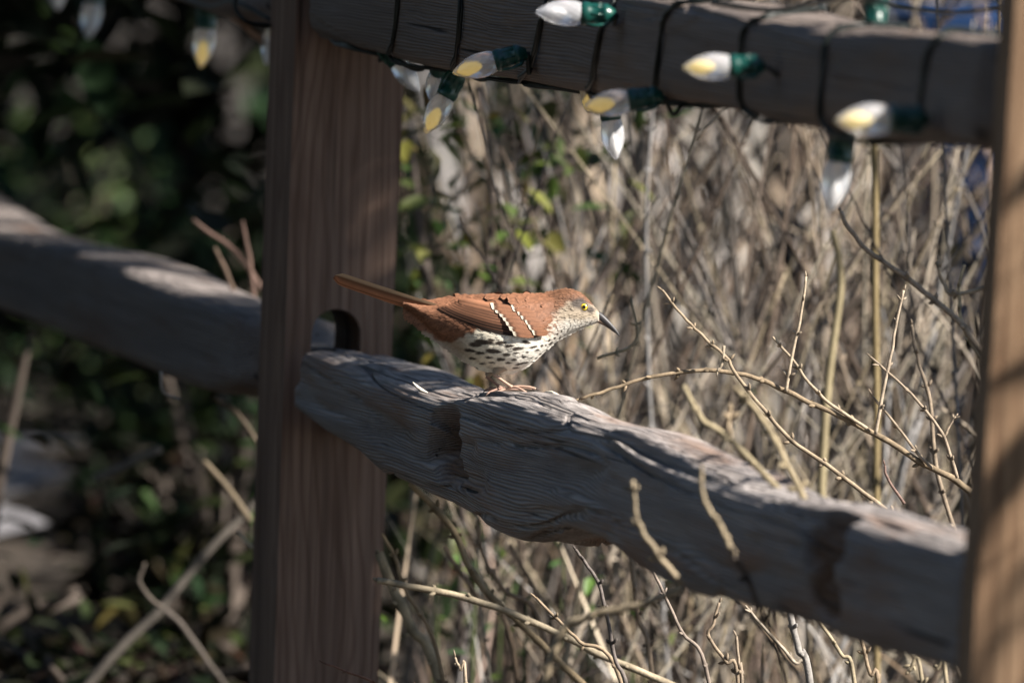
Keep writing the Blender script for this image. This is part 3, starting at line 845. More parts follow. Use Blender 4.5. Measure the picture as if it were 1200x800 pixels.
        for _ in range(230):
            x = rng.uniform(575, 650); y = rng.uniform(348, 386)
            lo = np.interp(x, [575, 602, 606, 622, 640, 650], [350, 350, 358, 378, 384, 372])
            if y > lo: continue
            feather(x, y, sg, math.pi - 0.15 + rng.gauss(0, 0.15), rng.uniform(8, 13), rng.uniform(6, 8), rng.uniform(0.3, 1.2), off=5.0 * min(1, (651 - x) / 18) * min(1, max(0.15, (y - 345.5) / 9)) + rng.uniform(0, 0.6))
        cc = [RUF * (1.08 + 0.30 * N3(x * 0.3, y * 0.45, 6)) for x, y in zip(X, Y)]
        for i in range(len(cc)):
            row, cj = (i % 30) // 5, i % 5
            if row == 5: cc[i] = cc[i] * 1.3 + 0.02
            elif cj == 2: cc[i] = cc[i] * 0.72
            elif row < 2: cc[i] = cc[i] * 0.75
        f2 = MB(); f2.add(V, Fc, [tuple(np.clip(c_, 0, 1)) for c_ in cc])
        tag(f2.build('shoulder_feathers', M_feather, wing), kind='stuff')
    # tail
    tail = empty('tail', Matrix.Identity(4)); tail.parent = bird
    for k in range(10):
        s_ = (k - 4.5) / 4.5
        b0 = BL(516, 365.5 - 4.2 * s_, -s_ * 7); t0 = BL(390 + 9 * max(0, -s_) + 3 * max(0, s_), 325.5 - s_ * 2.6, -s_ * 10)
        d = (t0 - b0); L = d.length; d = d.normalized()
        wdir = Vector((0, 1, 0)) * math.cos(1.02) + d.cross(Vector((0, 1, 0))).normalized() * math.sin(1.02)
        wdir = (wdir - d * wdir.dot(d)).normalized(); nn = d.cross(wdir)
        q = MB(); vs = []; cl = []; nl = 18
        for i in range(nl + 1):
            u = i / nl; w = BS * 12.5 * (0.65 + 0.35 * min(1, u * 2)) * (math.sqrt(max(0, 1 - max(0, (u - 0.9) / 0.1) ** 2)) * 0.9 + 0.1)
            for j in range(5):
                v = j / 2 - 1
                vs.append(b0 + d * L * u + wdir * v * w / 2 + nn * (-abs(v) * 0.5 * BS + (4.5 - abs(k - 4.5)) * 0.35 * BS + 2.2 * BS * math.sin(math.pi * u)))
                c = RUF * (1.4 + 0.25 * N3(i * .5, k, v)) * (0.55 if v == 0 else (1.55 if abs(v) == 1 else 0.95))
                if k == 9 and v < 0: c = np.array((0.62, 0.42, 0.26))
                if k == 0 and v > 0: c = np.array((0.66, 0.48, 0.32))
                if k in (3, 6): c = c * 0.5
                cl.append(tuple(c))
        q.add(vs, [(i * 5 + j, i * 5 + j + 1, (i + 1) * 5 + j + 1, (i + 1) * 5 + j) for i in range(nl) for j in range(4)], cl)
        q.build('tail_feather', M_feather, tail)
    # bill
    bill = empty('bill', Matrix.Identity(4)); bill.parent = bird
    for nm, ys, rs, dx in (('upper_mandible', [(697, 367), (704.5, 372.3), (712.5, 379.2), (720, 386.6), (726, 393.4)], [6.2, 5.6, 4.4, 2.8, 0.6], 0),
                           ('lower_mandible', [(697, 372.5), (704, 376.0), (712, 381.3), (719, 387.3), (723.5, 391.6)], [5.0, 4.0, 2.7, 1.6, 0.3], 1)):
        q = MB(); pts = catmull([BL(*p) for p in ys], 5)
        q.tube(pts, list(np.interp(np.linspace(0, 1, len(pts)), np.linspace(0, 1, 5), rs) * BS * 0.86), 12)
        for i, p in enumerate(q.v): q.v[i] = (p[0], p[1] * 0.72, p[2])
        for p in q.v:
            xx = p[0] / BS + 600
            q.c.append((0.030, 0.028, 0.030) if dx == 0 else tuple(np.array((0.22, 0.15, 0.11)) * max(0.25, min(1, (716 - xx) / 14))))
        q.build(nm, vcol('horn_' + nm, 0.45, 500, 0.1, 0.4), bill)
    # eyes
    for sg in (-1, 1):
        cl = []; vs = []; fs = []; R_ = 4.9; n = 28; m = 12
        cen = (684.2, 359.8); hh = hw(*cen)
        for i in range(m + 1):
            a = i / m * math.pi / 2
            for j in range(n):
                b = 2 * math.pi * j / n
                vs.append(BL(cen[0] + R_ * math.sin(a) * math.cos(b), cen[1] + R_ * math.sin(a) * math.sin(b), sg * (hh - 1.2 + 3.4 * math.cos(a))))
                r_ = math.sin(a)
                cl.append((0.004, 0.004, 0.004) if r_ < 0.46 else ((0.72, 0.50, 0.055) if r_ < 0.86 else (0.012, 0.010, 0.008)))
        fs = [(i * n + j, i * n + (j + 1) % n, (i + 1) * n + (j + 1) % n, (i + 1) * n + j) for i in range(m) for j in range(n)]
        q = MB(); q.add(vs, fs, cl)
        k = NT('glossy_eye'); k.set(Base_Color=k.attr(), Roughness=0.16); k.bs.inputs['Specular IOR Level'].default_value = 0.7
        q.build('eye', k.m, bird)
make_bird()
# small litter on the rail
def bit(name, pts, rads, col, label, dd=-0.0):
    w = [P(x, y, BD + dd) for x, y in pts]; b = w[0]
    q = MB(); pp = catmull([p - b for p in w], 6)
    q.tube(pp, list(np.interp(np.linspace(0, 1, len(pp)), np.linspace(0, 1, len(rads)), rads)), 7, col)
    tag(q.build(name, M_twig, None, Matrix.Translation(b)), label, 'straw')
bit('straw_curl', [(483.5, 447.5), (488, 452.5), (494, 457), (501, 460)], [0.0004, 0.0015, 0.0018, 0.0006], (0.85, 0.78, 0.66), 'small bright curl of straw stuck to the rail behind the bird', -0.05)
bit('straw_chip', [(638, 459.5), (646, 460.5), (655, 463)], [0.0008, 0.0022, 0.0010], (0.85, 0.78, 0.64), 'small pale straw chip on the rail before the bird feet', -0.02)

# ------------------------------------------------------------------ twigs and shrubs
RG = random.Random(11)
TAN = [(0.46, 0.35, 0.24), (0.54, 0.43, 0.31), (0.38, 0.28, 0.19), (0.34, 0.26, 0.20), (0.60, 0.50, 0.38), (0.15, 0.105, 0.075), (0.22, 0.155, 0.11), (0.46, 0.44, 0.43)]
GRY = [(0.27, 0.23, 0.20), (0.22, 0.18, 0.15), (0.33, 0.29, 0.26)]
def jc(c, a=0.18):
    f = 1 + RG.uniform(-a, a); return tuple(q * f for q in c)
def cane(parent, pts, r0, r1, col, buds=True, n=7, base=None, seg=7, budsize=1.0, name='cane', wob=0.0):
    base = base if base is not None else parent.matrix_basis.translation
    g_ = sum(col) / 3; col = tuple(c * 0.80 + g_ * 0.20 for c in col); wob = wob or RG.uniform(1, 90)
    q = MB(); pp = catmull([Vector(p) - base for p in pts], seg)
    if wob:
        pp = [p + Vector((N3(i * .35, wob, 0), N3(i * .35, wob, 5), N3(i * .35, wob, 9))) * min(r0, 0.003) * 0.5 for i, p in enumerate(pp)]
    k = len(pp); rr = list(np.linspace(r0, r1, k))
    # nodes: slight swellings with pairs of buds
    tot = sum((pp[i + 1] - pp[i]).length for i in range(k - 1)); acc = 0; nxt = RG.uniform(0.01, 0.03)
    marks = []
    for i in range(1, k - 1):
        acc += (pp[i] - pp[i - 1]).length
        if acc > nxt:
            marks.append(i); nxt = acc + RG.uniform(0.018, 0.035)
    if buds:
        for i in marks: rr[i] *= 1.12
    q.tube(pp, rr, n, col)
    for i in range(k):
        f = 1 + 0.35 * N3(i * 0.55, wob, 3) - (0.35 if buds and i in marks else 0)
        for j in range(n): q.c[i * n + j] = tuple(c * f * (1 + 0.15 * N3(i * .8, j * 1.7, wob)) for c in col)
    if buds:
        for i in marks + [k - 1]:
            t = (pp[i] - pp[i - 1]).normalized(); a = t.orthogonal().normalized()
            a = Matrix.Rotation(RG.uniform(0, 6.28), 3, t) @ a
            for sg in ((1, -1) if i < k - 1 else (0.2,)):
                if RG.random() < 0.2: continue
                d = (a * sg + t * RG.uniform(0.5, 1.2)).normalized(); L = RG.uniform(0.0035, 0.0075) * budsize
                o = pp[i] + a * sg * rr[i] * 0.7; br = max(0.0008, min(0.0018, rr[i] * 0.8)) * budsize
                q.tube([o, o + d * L * 0.45, o + d * L * 0.8, o + d * L], [br * 0.7, br * 1.1, br * 0.7, br * 0.15], 5, (lambda f: tuple(c * f for c in col))(RG.uniform(0.5, 1.1)))
    return q.build(name, M_twig, parent)
def gp(x, d, z=-0.03):
    """ground point under picture column x at distance d"""
    p = P(x, 700, d); return Vector((p.x, p.y, z))
def line(pts, d, d2=None):
    d2 = d if d2 is None else d2; k = len(pts) - 1
    return [P(x, y, d + (d2 - d) * i / k) for i, (x, y) in enumerate(pts)]
px_ = FOCUS / FPX
sh = empty('budding_shrub', gp(1290, 11.4)); tag(sh, 'leafless shrub whose arching budded twigs are sharp beside the rough post', 'shrub', None)
A = [(1130, 570), (1085, 545), (1040, 517), (990, 491), (930, 462), (880, 441), (830, 434), (770, 440), (720, 455), (680, 467)]
cane(sh, [sh.matrix_basis.translation, P(1330, 860, 11.4), P(1230, 660, 11.4)] + line(A, 11.35, 11.30), 4.6 * px_, 1.8 * px_, (0.36, 0.26, 0.15), n=9)
tw = [([(1060, 612), (1024, 586), (980, 552), (928, 516), (892, 476), (860, 436), (852, 420), (822, 392), (802, 372), (776, 340)], 11.30, 2.9, 1.5, (0.46, 0.34, 0.21)),
      ([(921, 459), (928, 416), (938, 372), (945, 324)], 11.32, 2.2, 1.5, (0.58, 0.45, 0.30)),
      ([(1016, 502), (972, 472), (948, 448), (928, 420), (905, 394)], 11.33, 2.2, 1.4, (0.52, 0.40, 0.26)),
      ([(1026, 509), (1034, 464), (1044, 416), (1050, 380), (1059, 340)], 11.33, 2.3, 1.5, (0.58, 0.45, 0.31)),
      ([(1122, 560), (1106, 512), (1084, 480), (1056, 450), (1020, 418)], 11.33, 2.2, 1.3, (0.45, 0.34, 0.23)),
      ([(1106, 512), (1113, 499), (1120, 488)], 11.33, 1.6, 1.0, (0.45, 0.34, 0.23)),
      ([(1092, 548), (1080, 536), (1052, 500), (1022, 464)], 11.34, 2.2, 1.4, (0.48, 0.36, 0.24)),
      ([(985, 247), (999, 274), (1023, 298), (1055, 320), (1086, 344), (1121, 375), (1139, 396), (1200, 470)][::-1], 11.85, 4.2, 2.6, (0.42, 0.32, 0.22)),
      ([(848, 405), (846, 425), (841, 435)], 11.3, 2.0, 1.6, (0.55, 0.44, 0.30)),
      ([(1145, 700), (1100, 560), (1090, 470), (1075, 420), (1068, 380)], 11.7, 3.0, 1.8, (0.40, 0.30, 0.2)),
      ([(1180, 330), (1120, 345), (1105, 330), (1098, 305)], 11.9, 3.0, 2.0, (0.42, 0.33, 0.22)),
      ([(1150, 420), (1128, 380), (1124, 340), (1130, 310)], 11.9, 2.6, 1.8, (0.5, 0.4, 0.24)),
      ([(700, 420), (745, 400), (740, 350)], 11.9, 2.2, 1.5, (0.42, 0.34, 0.2)),
      ([(1060, 590), (1040, 560), (1037, 545)], 11.3, 1.8, 1.4, (0.30, 0.18, 0.14))]
for pts, d, a, b, c in tw:
    cane(sh, line(pts, d), a * px_, b * px_, c)
# canes rising behind the lower rail, out of focus near side (between rail and camera)
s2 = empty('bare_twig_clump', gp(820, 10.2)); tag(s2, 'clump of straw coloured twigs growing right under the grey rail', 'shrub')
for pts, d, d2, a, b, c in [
        ([(560, 1300), (600, 1000), (650, 760), (690, 722), (735, 712), (775, 700), (798, 685), (776, 657), (752, 622), (745, 600), (742, 563)], 10.1, 10.0, 5.4, 2.4, (0.50, 0.39, 0.24)),
        ([(860, 650), (853, 634), (848, 623), (828, 590), (823, 575), (823, 553)], 9.9, 9.9, 3.8, 2.0, (0.48, 0.37, 0.22)),
        ([(960, 1300), (930, 850), (885, 700), (860, 650)], 9.95, 9.9, 3.0, 2.6, (0.13, 0.10, 0.08)),  # lower part of the twig above, its shade put into the dark colour
        ([(980, 640), (856, 516), (824, 492), (800, 452)], 10.2, 10.2, 4.0, 3.2, (0.50, 0.40, 0.22)),
        ([(960, 620), (928, 556), (912, 524), (888, 484), (864, 458)], 10.1, 10.1, 4.4, 3.4, (0.46, 0.36, 0.2)),
        ([(857, 520), (853, 495), (855, 480)], 10.2, 10.2, 3.6, 3.0, (0.46, 0.34, 0.2))]:
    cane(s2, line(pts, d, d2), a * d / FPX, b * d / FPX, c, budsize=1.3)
# lower thicket, close to the focus plane
s3 = empty('budding_shrub', gp(760, 11.6)); tag(s3, 'low tangle of budded straw twigs below the rail, rooted under the bird', 'shrub')
for pts, d, a, b, c in [
        ([(735, 1150), (740, 900), (733, 800), (722, 775), (704, 691), (690, 665), (674, 644)], 11.45, 3.2, 1.8, (0.22, 0.18, 0.16)),
        ([(443, 680), (500, 690), (570, 708), (640, 735), (700, 765), (780, 800), (1000, 900), (1250, 1120)][::-1], 11.7, 4.6, 4.0, (0.55, 0.44, 0.28)),
        ([(480, 565), (530, 620), (560, 680), (620, 740), (680, 800), (840, 960), (950, 1130)][::-1], 11.9, 5.0, 4.0, (0.40, 0.29, 0.15)),
        ([(443, 648), (480, 730), (515, 800), (560, 1120)][::-1], 12.1, 7.0, 6.0, (0.42, 0.33, 0.19)),
        ([(628, 700), (660, 732), (680, 752), (730, 805), (800, 1150)][::-1], 11.5, 2.8, 1.6, (0.42, 0.30, 0.18)),
        ([(765, 668), (780, 700), (800, 742), (832, 805), (870, 1150)][::-1], 11.4, 2.6, 1.7, (0.36, 0.28, 0.22)),
        ([(842, 705), (836, 730), (830, 745), (850, 775), (866, 810), (880, 1150)][::-1], 11.4, 2.6, 1.7, (0.42, 0.31, 0.20)),
        ([(863, 745), (866, 780), (870, 810), (880, 1150)][::-1], 11.4, 2.2, 1.8, (0.42, 0.32, 0.22)),
        ([(876, 713), (900, 740), (930, 775), (950, 810), (990, 1150)][::-1], 11.5, 2.6, 1.6, (0.55, 0.45, 0.33)),
        ([(960, 728), (985, 765), (1003, 812), (1030, 1150)][::-1], 11.2, 2.8, 2.0, (0.5, 0.4, 0.24)),
        ([(1008, 744), (1020, 790), (1030, 815), (1040, 1150)][::-1], 11.2, 2.8, 2.2, (0.42, 0.3, 0.18)),
        ([(926, 718), (935, 760), (950, 812), (960, 1150)][::-1], 11.3, 4.5, 4.0, (0.36, 0.33, 0.30)),
        ([(1065, 785), (1080, 800), (1100, 1150)][::-1], 11.0, 2.6, 2.0, (0.5, 0.4, 0.24)),
        ([(1098, 782), (1110, 806), (1125, 1150)][::-1], 10.9, 2.6, 2.0, (0.5, 0.4, 0.24)),
        ([(533, 770), (540, 785), (546, 805), (560, 1150)][::-1], 11.3, 2.4, 1.5, (0.55, 0.42, 0.28)),
        ([(382, 777), (410, 788), (440, 800), (520, 850), (560, 1150)][::-1], 11.3, 1.9, 1.1, (0.32, 0.15, 0.09)),
        ([(447, 625), (462, 650), (475, 690), (520, 800), (540, 1150)][::-1], 12.0, 3.0, 2.2, (0.42, 0.29, 0.15)),
        ([(520, 640), (560, 700), (600, 760), (640, 1150)][::-1], 12.3, 3.4, 2.6, (0.33, 0.22, 0.13)),
        ([(560, 615), (566, 650), (590, 690), (640, 760), (660, 1150)][::-1], 12.2, 3.2, 2.4, (0.38, 0.25, 0.14)),
        ([(600, 640), (625, 690), (650, 760), (680, 1150)][::-1], 12.6, 3.2, 2.4, (0.36, 0.25, 0.15)),
        ([(740, 650), (748, 720), (765, 800), (780, 1150)][::-1], 12.0, 3.6, 3.0, (0.38, 0.27, 0.17))]:
    cane(s3, line(pts, d), a * px_, b * px_, c)
# canes left of the milled post, most coloured darker to stand for shade
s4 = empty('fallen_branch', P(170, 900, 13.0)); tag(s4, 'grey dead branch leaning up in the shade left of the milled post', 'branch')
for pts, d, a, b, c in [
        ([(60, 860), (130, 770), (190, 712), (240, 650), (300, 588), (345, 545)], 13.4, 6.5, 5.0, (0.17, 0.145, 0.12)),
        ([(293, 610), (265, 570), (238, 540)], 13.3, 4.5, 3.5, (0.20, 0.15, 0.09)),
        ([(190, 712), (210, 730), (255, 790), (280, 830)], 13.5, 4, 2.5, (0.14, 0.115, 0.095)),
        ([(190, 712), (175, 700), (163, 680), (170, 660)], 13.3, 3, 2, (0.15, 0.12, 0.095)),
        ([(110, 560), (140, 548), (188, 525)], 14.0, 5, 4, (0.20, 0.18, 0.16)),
        ([(330, 650), (297, 641), (278, 622)], 12.75, 3.0, 1.9, (0.60, 0.48, 0.32)),
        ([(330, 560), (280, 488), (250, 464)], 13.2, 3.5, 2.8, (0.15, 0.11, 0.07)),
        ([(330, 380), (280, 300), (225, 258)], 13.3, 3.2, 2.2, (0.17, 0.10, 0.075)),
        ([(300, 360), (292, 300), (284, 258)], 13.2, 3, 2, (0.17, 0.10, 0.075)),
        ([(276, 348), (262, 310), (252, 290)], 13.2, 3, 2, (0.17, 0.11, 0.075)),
        ([(312, 52), (298, 40), (262, 12)], 12.9, 5, 4, (0.40, 0.23, 0.15)),
        ([(189, 435), (190, 456), (197, 463), (212, 468)], 12.4, 2.0, 1.6, (0.45, 0.38, 0.30))]:
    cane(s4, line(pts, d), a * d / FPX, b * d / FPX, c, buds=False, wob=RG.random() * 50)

# random canes of the thicket behind the fence, each cane a part of its shrub
def thicket(n, xr, dr, hr, label, cols, rr, leanx=(-0.12, 0.25), group=None, side=0.6, zmin=0.0):
    xb = (xr[0] + xr[1]) / 2
    e = empty('thicket_shrub', gp(xb, (dr[0] + dr[1]) / 2)); tag(e, label, 'shrub', group)
    for _ in range(n):
        d = RG.uniform(*dr); x = RG.uniform(*xr)
        p = gp(x, d); h = RG.uniform(*hr); lx = RG.gauss(sum(leanx) / 2, (leanx[1] - leanx[0]) / 2); ly = RG.gauss(0, 0.10)
        bend = RG.gauss(0, 0.10)
        if proj(p + Vector((lx * h + bend * h * .65, ly * h, h)))[0] < 480: lx = abs(lx) * 0.5; bend = abs(bend)
        pts = [p, p + Vector((lx * h * .33, ly * h * .33, h * .36)), p + Vector((lx * h * .70 + bend * h * .2, ly * h * .66, h * .70)), p + Vector((lx * h + bend * h * .65, ly * h, h))]
        r = RG.uniform(*rr); c = jc(RG.choice(cols))
        o = cane(e, pts, r, r * 0.45, c, n=6, seg=7, wob=RG.random() * 90 + 1)
        k = RG.random()
        if k < side:
            for _2 in range(RG.choice((1, 1, 2, 3))):
                f = RG.uniform(0.3, 0.9); a = pts[1].lerp(pts[3], f) if f > .5 else pts[1].lerp(pts[2], f)
                q = Vector((RG.gauss(0, 0.4), RG.gauss(0, 0.3), RG.uniform(0.4, 1))).normalized() * RG.uniform(0.08, 0.26)
                if proj(a + q)[0] < 470: q.x = abs(q.x)
                cane(e, [a, a + q * 0.5 + Vector((0, 0, 0.01)), a + q], r * 0.5, r * 0.3, c, n=5, seg=4)
    return e
G = 'leafless shrubs behind the fence'
thicket(26, (440, 760), (13.0, 14.6), (0.40, 0.95), 'leafless shrub of tan canes right of the milled post, behind the bird', TAN + GRY, (0.0016, 0.0042), (-0.35, 0.55), G)
thicket(34, (680, 1000), (12.8, 14.4), (0.40, 0.95), 'leafless shrub of tan canes behind the middle of the grey rail', TAN + GRY, (0.0016, 0.0044), (-0.60, 0.35), G)
thicket(34, (940, 1330), (12.4, 14.2), (0.40, 1.05), 'leafless shrub of tan canes behind the near end of the rails', TAN + GRY, (0.0016, 0.0044), (-0.50, 0.40), G)
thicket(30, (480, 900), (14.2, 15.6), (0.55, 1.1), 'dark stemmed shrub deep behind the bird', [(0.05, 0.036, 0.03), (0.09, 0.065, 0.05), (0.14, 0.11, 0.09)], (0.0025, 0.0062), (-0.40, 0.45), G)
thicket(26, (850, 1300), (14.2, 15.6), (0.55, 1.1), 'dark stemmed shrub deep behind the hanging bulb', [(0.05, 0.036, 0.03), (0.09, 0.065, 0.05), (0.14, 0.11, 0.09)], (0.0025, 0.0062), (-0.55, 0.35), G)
for pts, d, a, b, c in [([(1027, 1000), (1027, 600), (1026, 400), (1025, 160), (1024, 60)], 12.6, 4.6, 4.0, (0.30, 0.22, 0.09)),
                        ([(960, 640), (968, 470), (985, 330), (975, 270)], 12.7, 6.0, 4.0, (0.36, 0.29, 0.15))]:
    cane(sh, line(pts, d), a * d / FPX, b * d / FPX, c, buds=False)

# dry grass and brush: nobody could count it
def grass(name, label, n, xr, dr, hr, wr, cols, seed, lean=0.25, clumps=40, spread=0.07):
    r = np.random.RandomState(seed); V = []; F = []; C = []
    nseg = 6; cl = []
    for _ in range(clumps):
        d = r.uniform(*dr); cl.append((r.uniform(max(xr[0], -0.0105 * d), xr[1]), d, r.normal(-0.08, lean * 0.8), r.uniform(0.45, 1.35), r.randint(len(cols))))
    for _ in range(n):
        cx, d, cl_l, ct, ci = cl[r.randint(clumps)]
        x0 = cx + r.normal(0, spread); d = d + r.normal(0, spread * 1.5)
        if x0 < -0.0105 * d: continue
        h = r.uniform(*hr); az = r.normal(0.75, 0.7); w = r.uniform(*wr) / 2
        lx, ly = cl_l * 0.6 + r.normal(0, lean * 0.6), r.normal(0, lean * 0.5); cv = r.normal(0, 0.45)
        if lx < 0 and x0 < -0.006 * d: lx = -lx
        c = np.array(cols[ci if r.rand() < 0.6 else r.randint(len(cols))]) * r.uniform(0.8, 1.15) * ct
        b = len(V); wx, wy = math.cos(az) * w, math.sin(az) * w; tw_ = r.normal(0, 1.2)
        for i in range(nseg + 1):
            u = i / nseg; k = (1 - 0.8 * u ** 2); q = az + tw_ * u
            wx, wy = math.cos(q) * w, math.sin(q) * w
            sx = x0 + h * (lx * u + cv * lx * u * u * 1.5 + 0.12 * cv * u * u); sy = d + h * (ly * u + 0.1 * cv * u * u)
            z = h * (u - 0.18 * abs(cv) * u * u) - 0.03
            V.append((sx - wx * k, sy - wy * k, z)); V.append((sx + wx * k, sy + wy * k, z)); C += [tuple(c)] * 2
        if sx < -0.0115 * sy:
            del V[b:]; del C[b:]; continue
        for i in range(nseg): F.append((b + 2 * i, b + 2 * i + 1, b + 2 * i + 3, b + 2 * i + 2))
    q = MB(); q.add(V, F, C)
    return tag(q.build(name, M_grass), label, 'grass', kind='stuff')
STRAW = [(0.66, 0.56, 0.42), (0.58, 0.46, 0.34), (0.74, 0.70, 0.66), (0.46, 0.34, 0.23), (0.20, 0.14, 0.10), (0.56, 0.42, 0.35), (0.70, 0.64, 0.58), (0.10, 0.075, 0.06)]
grass('dry_grass', 'tall pale dry grass stalks massed behind the shrubs', 150, (-0.12, 0.95), (17.0, 19.2), (0.45, 1.05), (0.007, 0.022), STRAW, 3, 0.75, 70, 0.05)
grass('dry_grass', 'loose straw and stalks among the shrub bases', 300, (-0.16, 0.9), (12.4, 15.0), (0.10, 0.45), (0.002, 0.007), STRAW, 7, 0.9, 60, 0.09)
grass('dry_grass', 'bright bank of pale dry grass before the dark hedge', 95, (-0.02, 0.66), (19.4, 21.4), (0.6, 1.2), (0.014, 0.040), [(0.82, 0.77, 0.70), (0.72, 0.60, 0.48), (0.50, 0.38, 0.28), (0.80, 0.75, 0.72), (0.16, 0.12, 0.09)], 9, 0.5, 40, 0.05)

# ------------------------------------------------------------------ leafy things
def leaves(mb, centres, size, cols, rng, up=0.3):
    for c in centres:
        L = rng.uniform(*size); W_ = L * rng.uniform(0.35, 0.5)
        d = Vector((rng.gauss(0, 1), rng.gauss(0, 1), rng.gauss(-0.2, 0.7))).normalized()
        s_ = d.cross(Vector((rng.gauss(0, up), rng.gauss(0, up), 1))).normalized(); n_ = s_.cross(d)
        p = Vector(c); col = tuple(q * rng.uniform(0.7, 1.25) for q in rng.choice(cols))
        vs = [p, p + d * L * .35 + s_ * W_ * .5 + n_ * L * .06, p + d * L * .75 + s_ * W_ * .36 + n_ * L * .03, p + d * L - n_ * L * .08,
              p + d * L * .75 - s_ * W_ * .36 + n_ * L * .03, p + d * L * .35 - s_ * W_ * .5 + n_ * L * .06, p + d * L * .5 - n_ * L * .02]
        mb.add(vs, [(0, 1, 6), (1, 2, 6), (2, 3, 6), (3, 4, 6), (4, 5, 6), (5, 0, 6)], [col] * 7)
def green_shrub():
    e = empty('leafy_shrub', gp(560, 13.6)); tag(e, 'sparse green leaved shrub with dark stems right of the milled post', 'shrub')
    rng = random.Random(4); pts_l = []
    for pts in ([(540, 900), (545, 480), (570, 330), (575, 200), (560, 100)], [(560, 420), (600, 300), (640, 215), (700, 172)], [(545, 480), (510, 380), (490, 250), (480, 150)],
                [(600, 600), (640, 420), (720, 300), (740, 200), (735, 120)], [(575, 330), (620, 270), (640, 180), (625, 110)]):
        cane(e, line(pts, 13.6), 0.006, 0.003, (0.13, 0.10, 0.085), buds=False, wob=RG.random() * 40)
        for _ in range(44):
            k = rng.uniform(0.4, len(pts) - 1); i = min(int(k), len(pts) - 2); f = k - i
            pts_l.append(P(pts[i][0] + (pts[i + 1][0] - pts[i][0]) * f + rng.gauss(0, 18), pts[i][1] + (pts[i + 1][1] - pts[i][1]) * f + rng.gauss(0, 18), 13.6 + rng.gauss(0, 0.12)) - e.matrix_basis.translation)
    for _ in range(60): pts_l.append(P(rng.uniform(470, 560), rng.uniform(90, 330), rng.uniform(13.4, 14)) - e.matrix_basis.translation)
    q = MB(); leaves(q, pts_l, (0.022, 0.044), [(0.09, 0.12, 0.03), (0.05, 0.085, 0.025), (0.13, 0.14, 0.035)], rng)
    tag(q.build('foliage', M_leaf, e), kind='stuff')
    e2 = empty('low_weed', gp(620, 12.9)); tag(e2, 'low green weed leaves among straw under the grey rail', 'weed')
    q = MB(); pl = [P(rng.gauss(640, 90), rng.gauss(690, 70), rng.uniform(12.6, 13.6)) - e2.matrix_basis.translation for _ in range(70)]
    leaves(q, pl, (0.012, 0.028), [(0.12, 0.17, 0.04), (0.09, 0.14, 0.05)], rng)
    tag(q.build('foliage', M_leaf, e2), kind='stuff')
    for k in range(12):
        a = pl[k * 5]; cane(e2, [Vector((a.x, a.y, -0.03)) + e2.matrix_basis.translation, a + e2.matrix_basis.translation], 0.002, 0.001, (0.12, 0.15, 0.05), buds=False, name='stem')
green_shrub()
def evergreen():
    base = Vector((-1.0, 16.9, -0.05))
    t = empty('evergreen_tree', base); tag(t, 'big dark evergreen tree shading the ground left of the milled post', 'tree')
    rng = random.Random(9)
    q = MB(); q.tube(catmull([(0, 0, 0), (0.05, 0, 1.5), (0, 0.05, 3.5), (0, 0, 6.5)], 6), list(np.linspace(0.16, 0.03, 19)), 10, (0.10, 0.075, 0.055)); q.build('trunk', M_twig, t)
    cs_ = []
    for i in range(110):
        z = rng.uniform(0.5, 6.5); a = rng.uniform(0, 6.283); R_ = (2.6 if z < 3.6 else 2.6 * (6.9 - z) / 3.3) * rng.uniform(0.75, 1.1)
        e = Vector((math.cos(a) * R_, math.sin(a) * R_, max(0.05, z - R_ * 0.15 + rng.uniform(-.2, .3))))
        if base.x + e.x > (-0.35 if e.z < 1.5 else 0.15): continue
        b = MB(); pp = catmull([(0, 0, z), Vector((0, 0, z)).lerp(e, .5) + Vector((0, 0, .1)), e], 5)
        b.tube(pp, list(np.linspace(0.035, 0.006, len(pp))), 6, (0.09, 0.07, 0.055)); b.build('limb', M_twig, t)
        for _ in range(240):
            f = rng.uniform(0.25, 1.05); p = Vector((0, 0, z)).lerp(e, f)
            cs_.append(p + Vector((rng.gauss(0, .24), rng.gauss(0, .24), rng.gauss(0, .16))))
    q = MB(); cs_ = [c for c in cs_ if c.x + base.x < 0.1 + 0.15 * N3(c.y, c.z, 1) and c.z > 0.42 + 0.1 * math.sin(c.x * 9) and (c.z > 1.25 or (c.x + base.x) < -0.0165 * (c.y + base.y) and c.y + base.y > 14.2)]
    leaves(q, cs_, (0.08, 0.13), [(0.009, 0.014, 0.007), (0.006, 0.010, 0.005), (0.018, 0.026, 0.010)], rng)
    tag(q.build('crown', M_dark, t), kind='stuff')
evergreen()

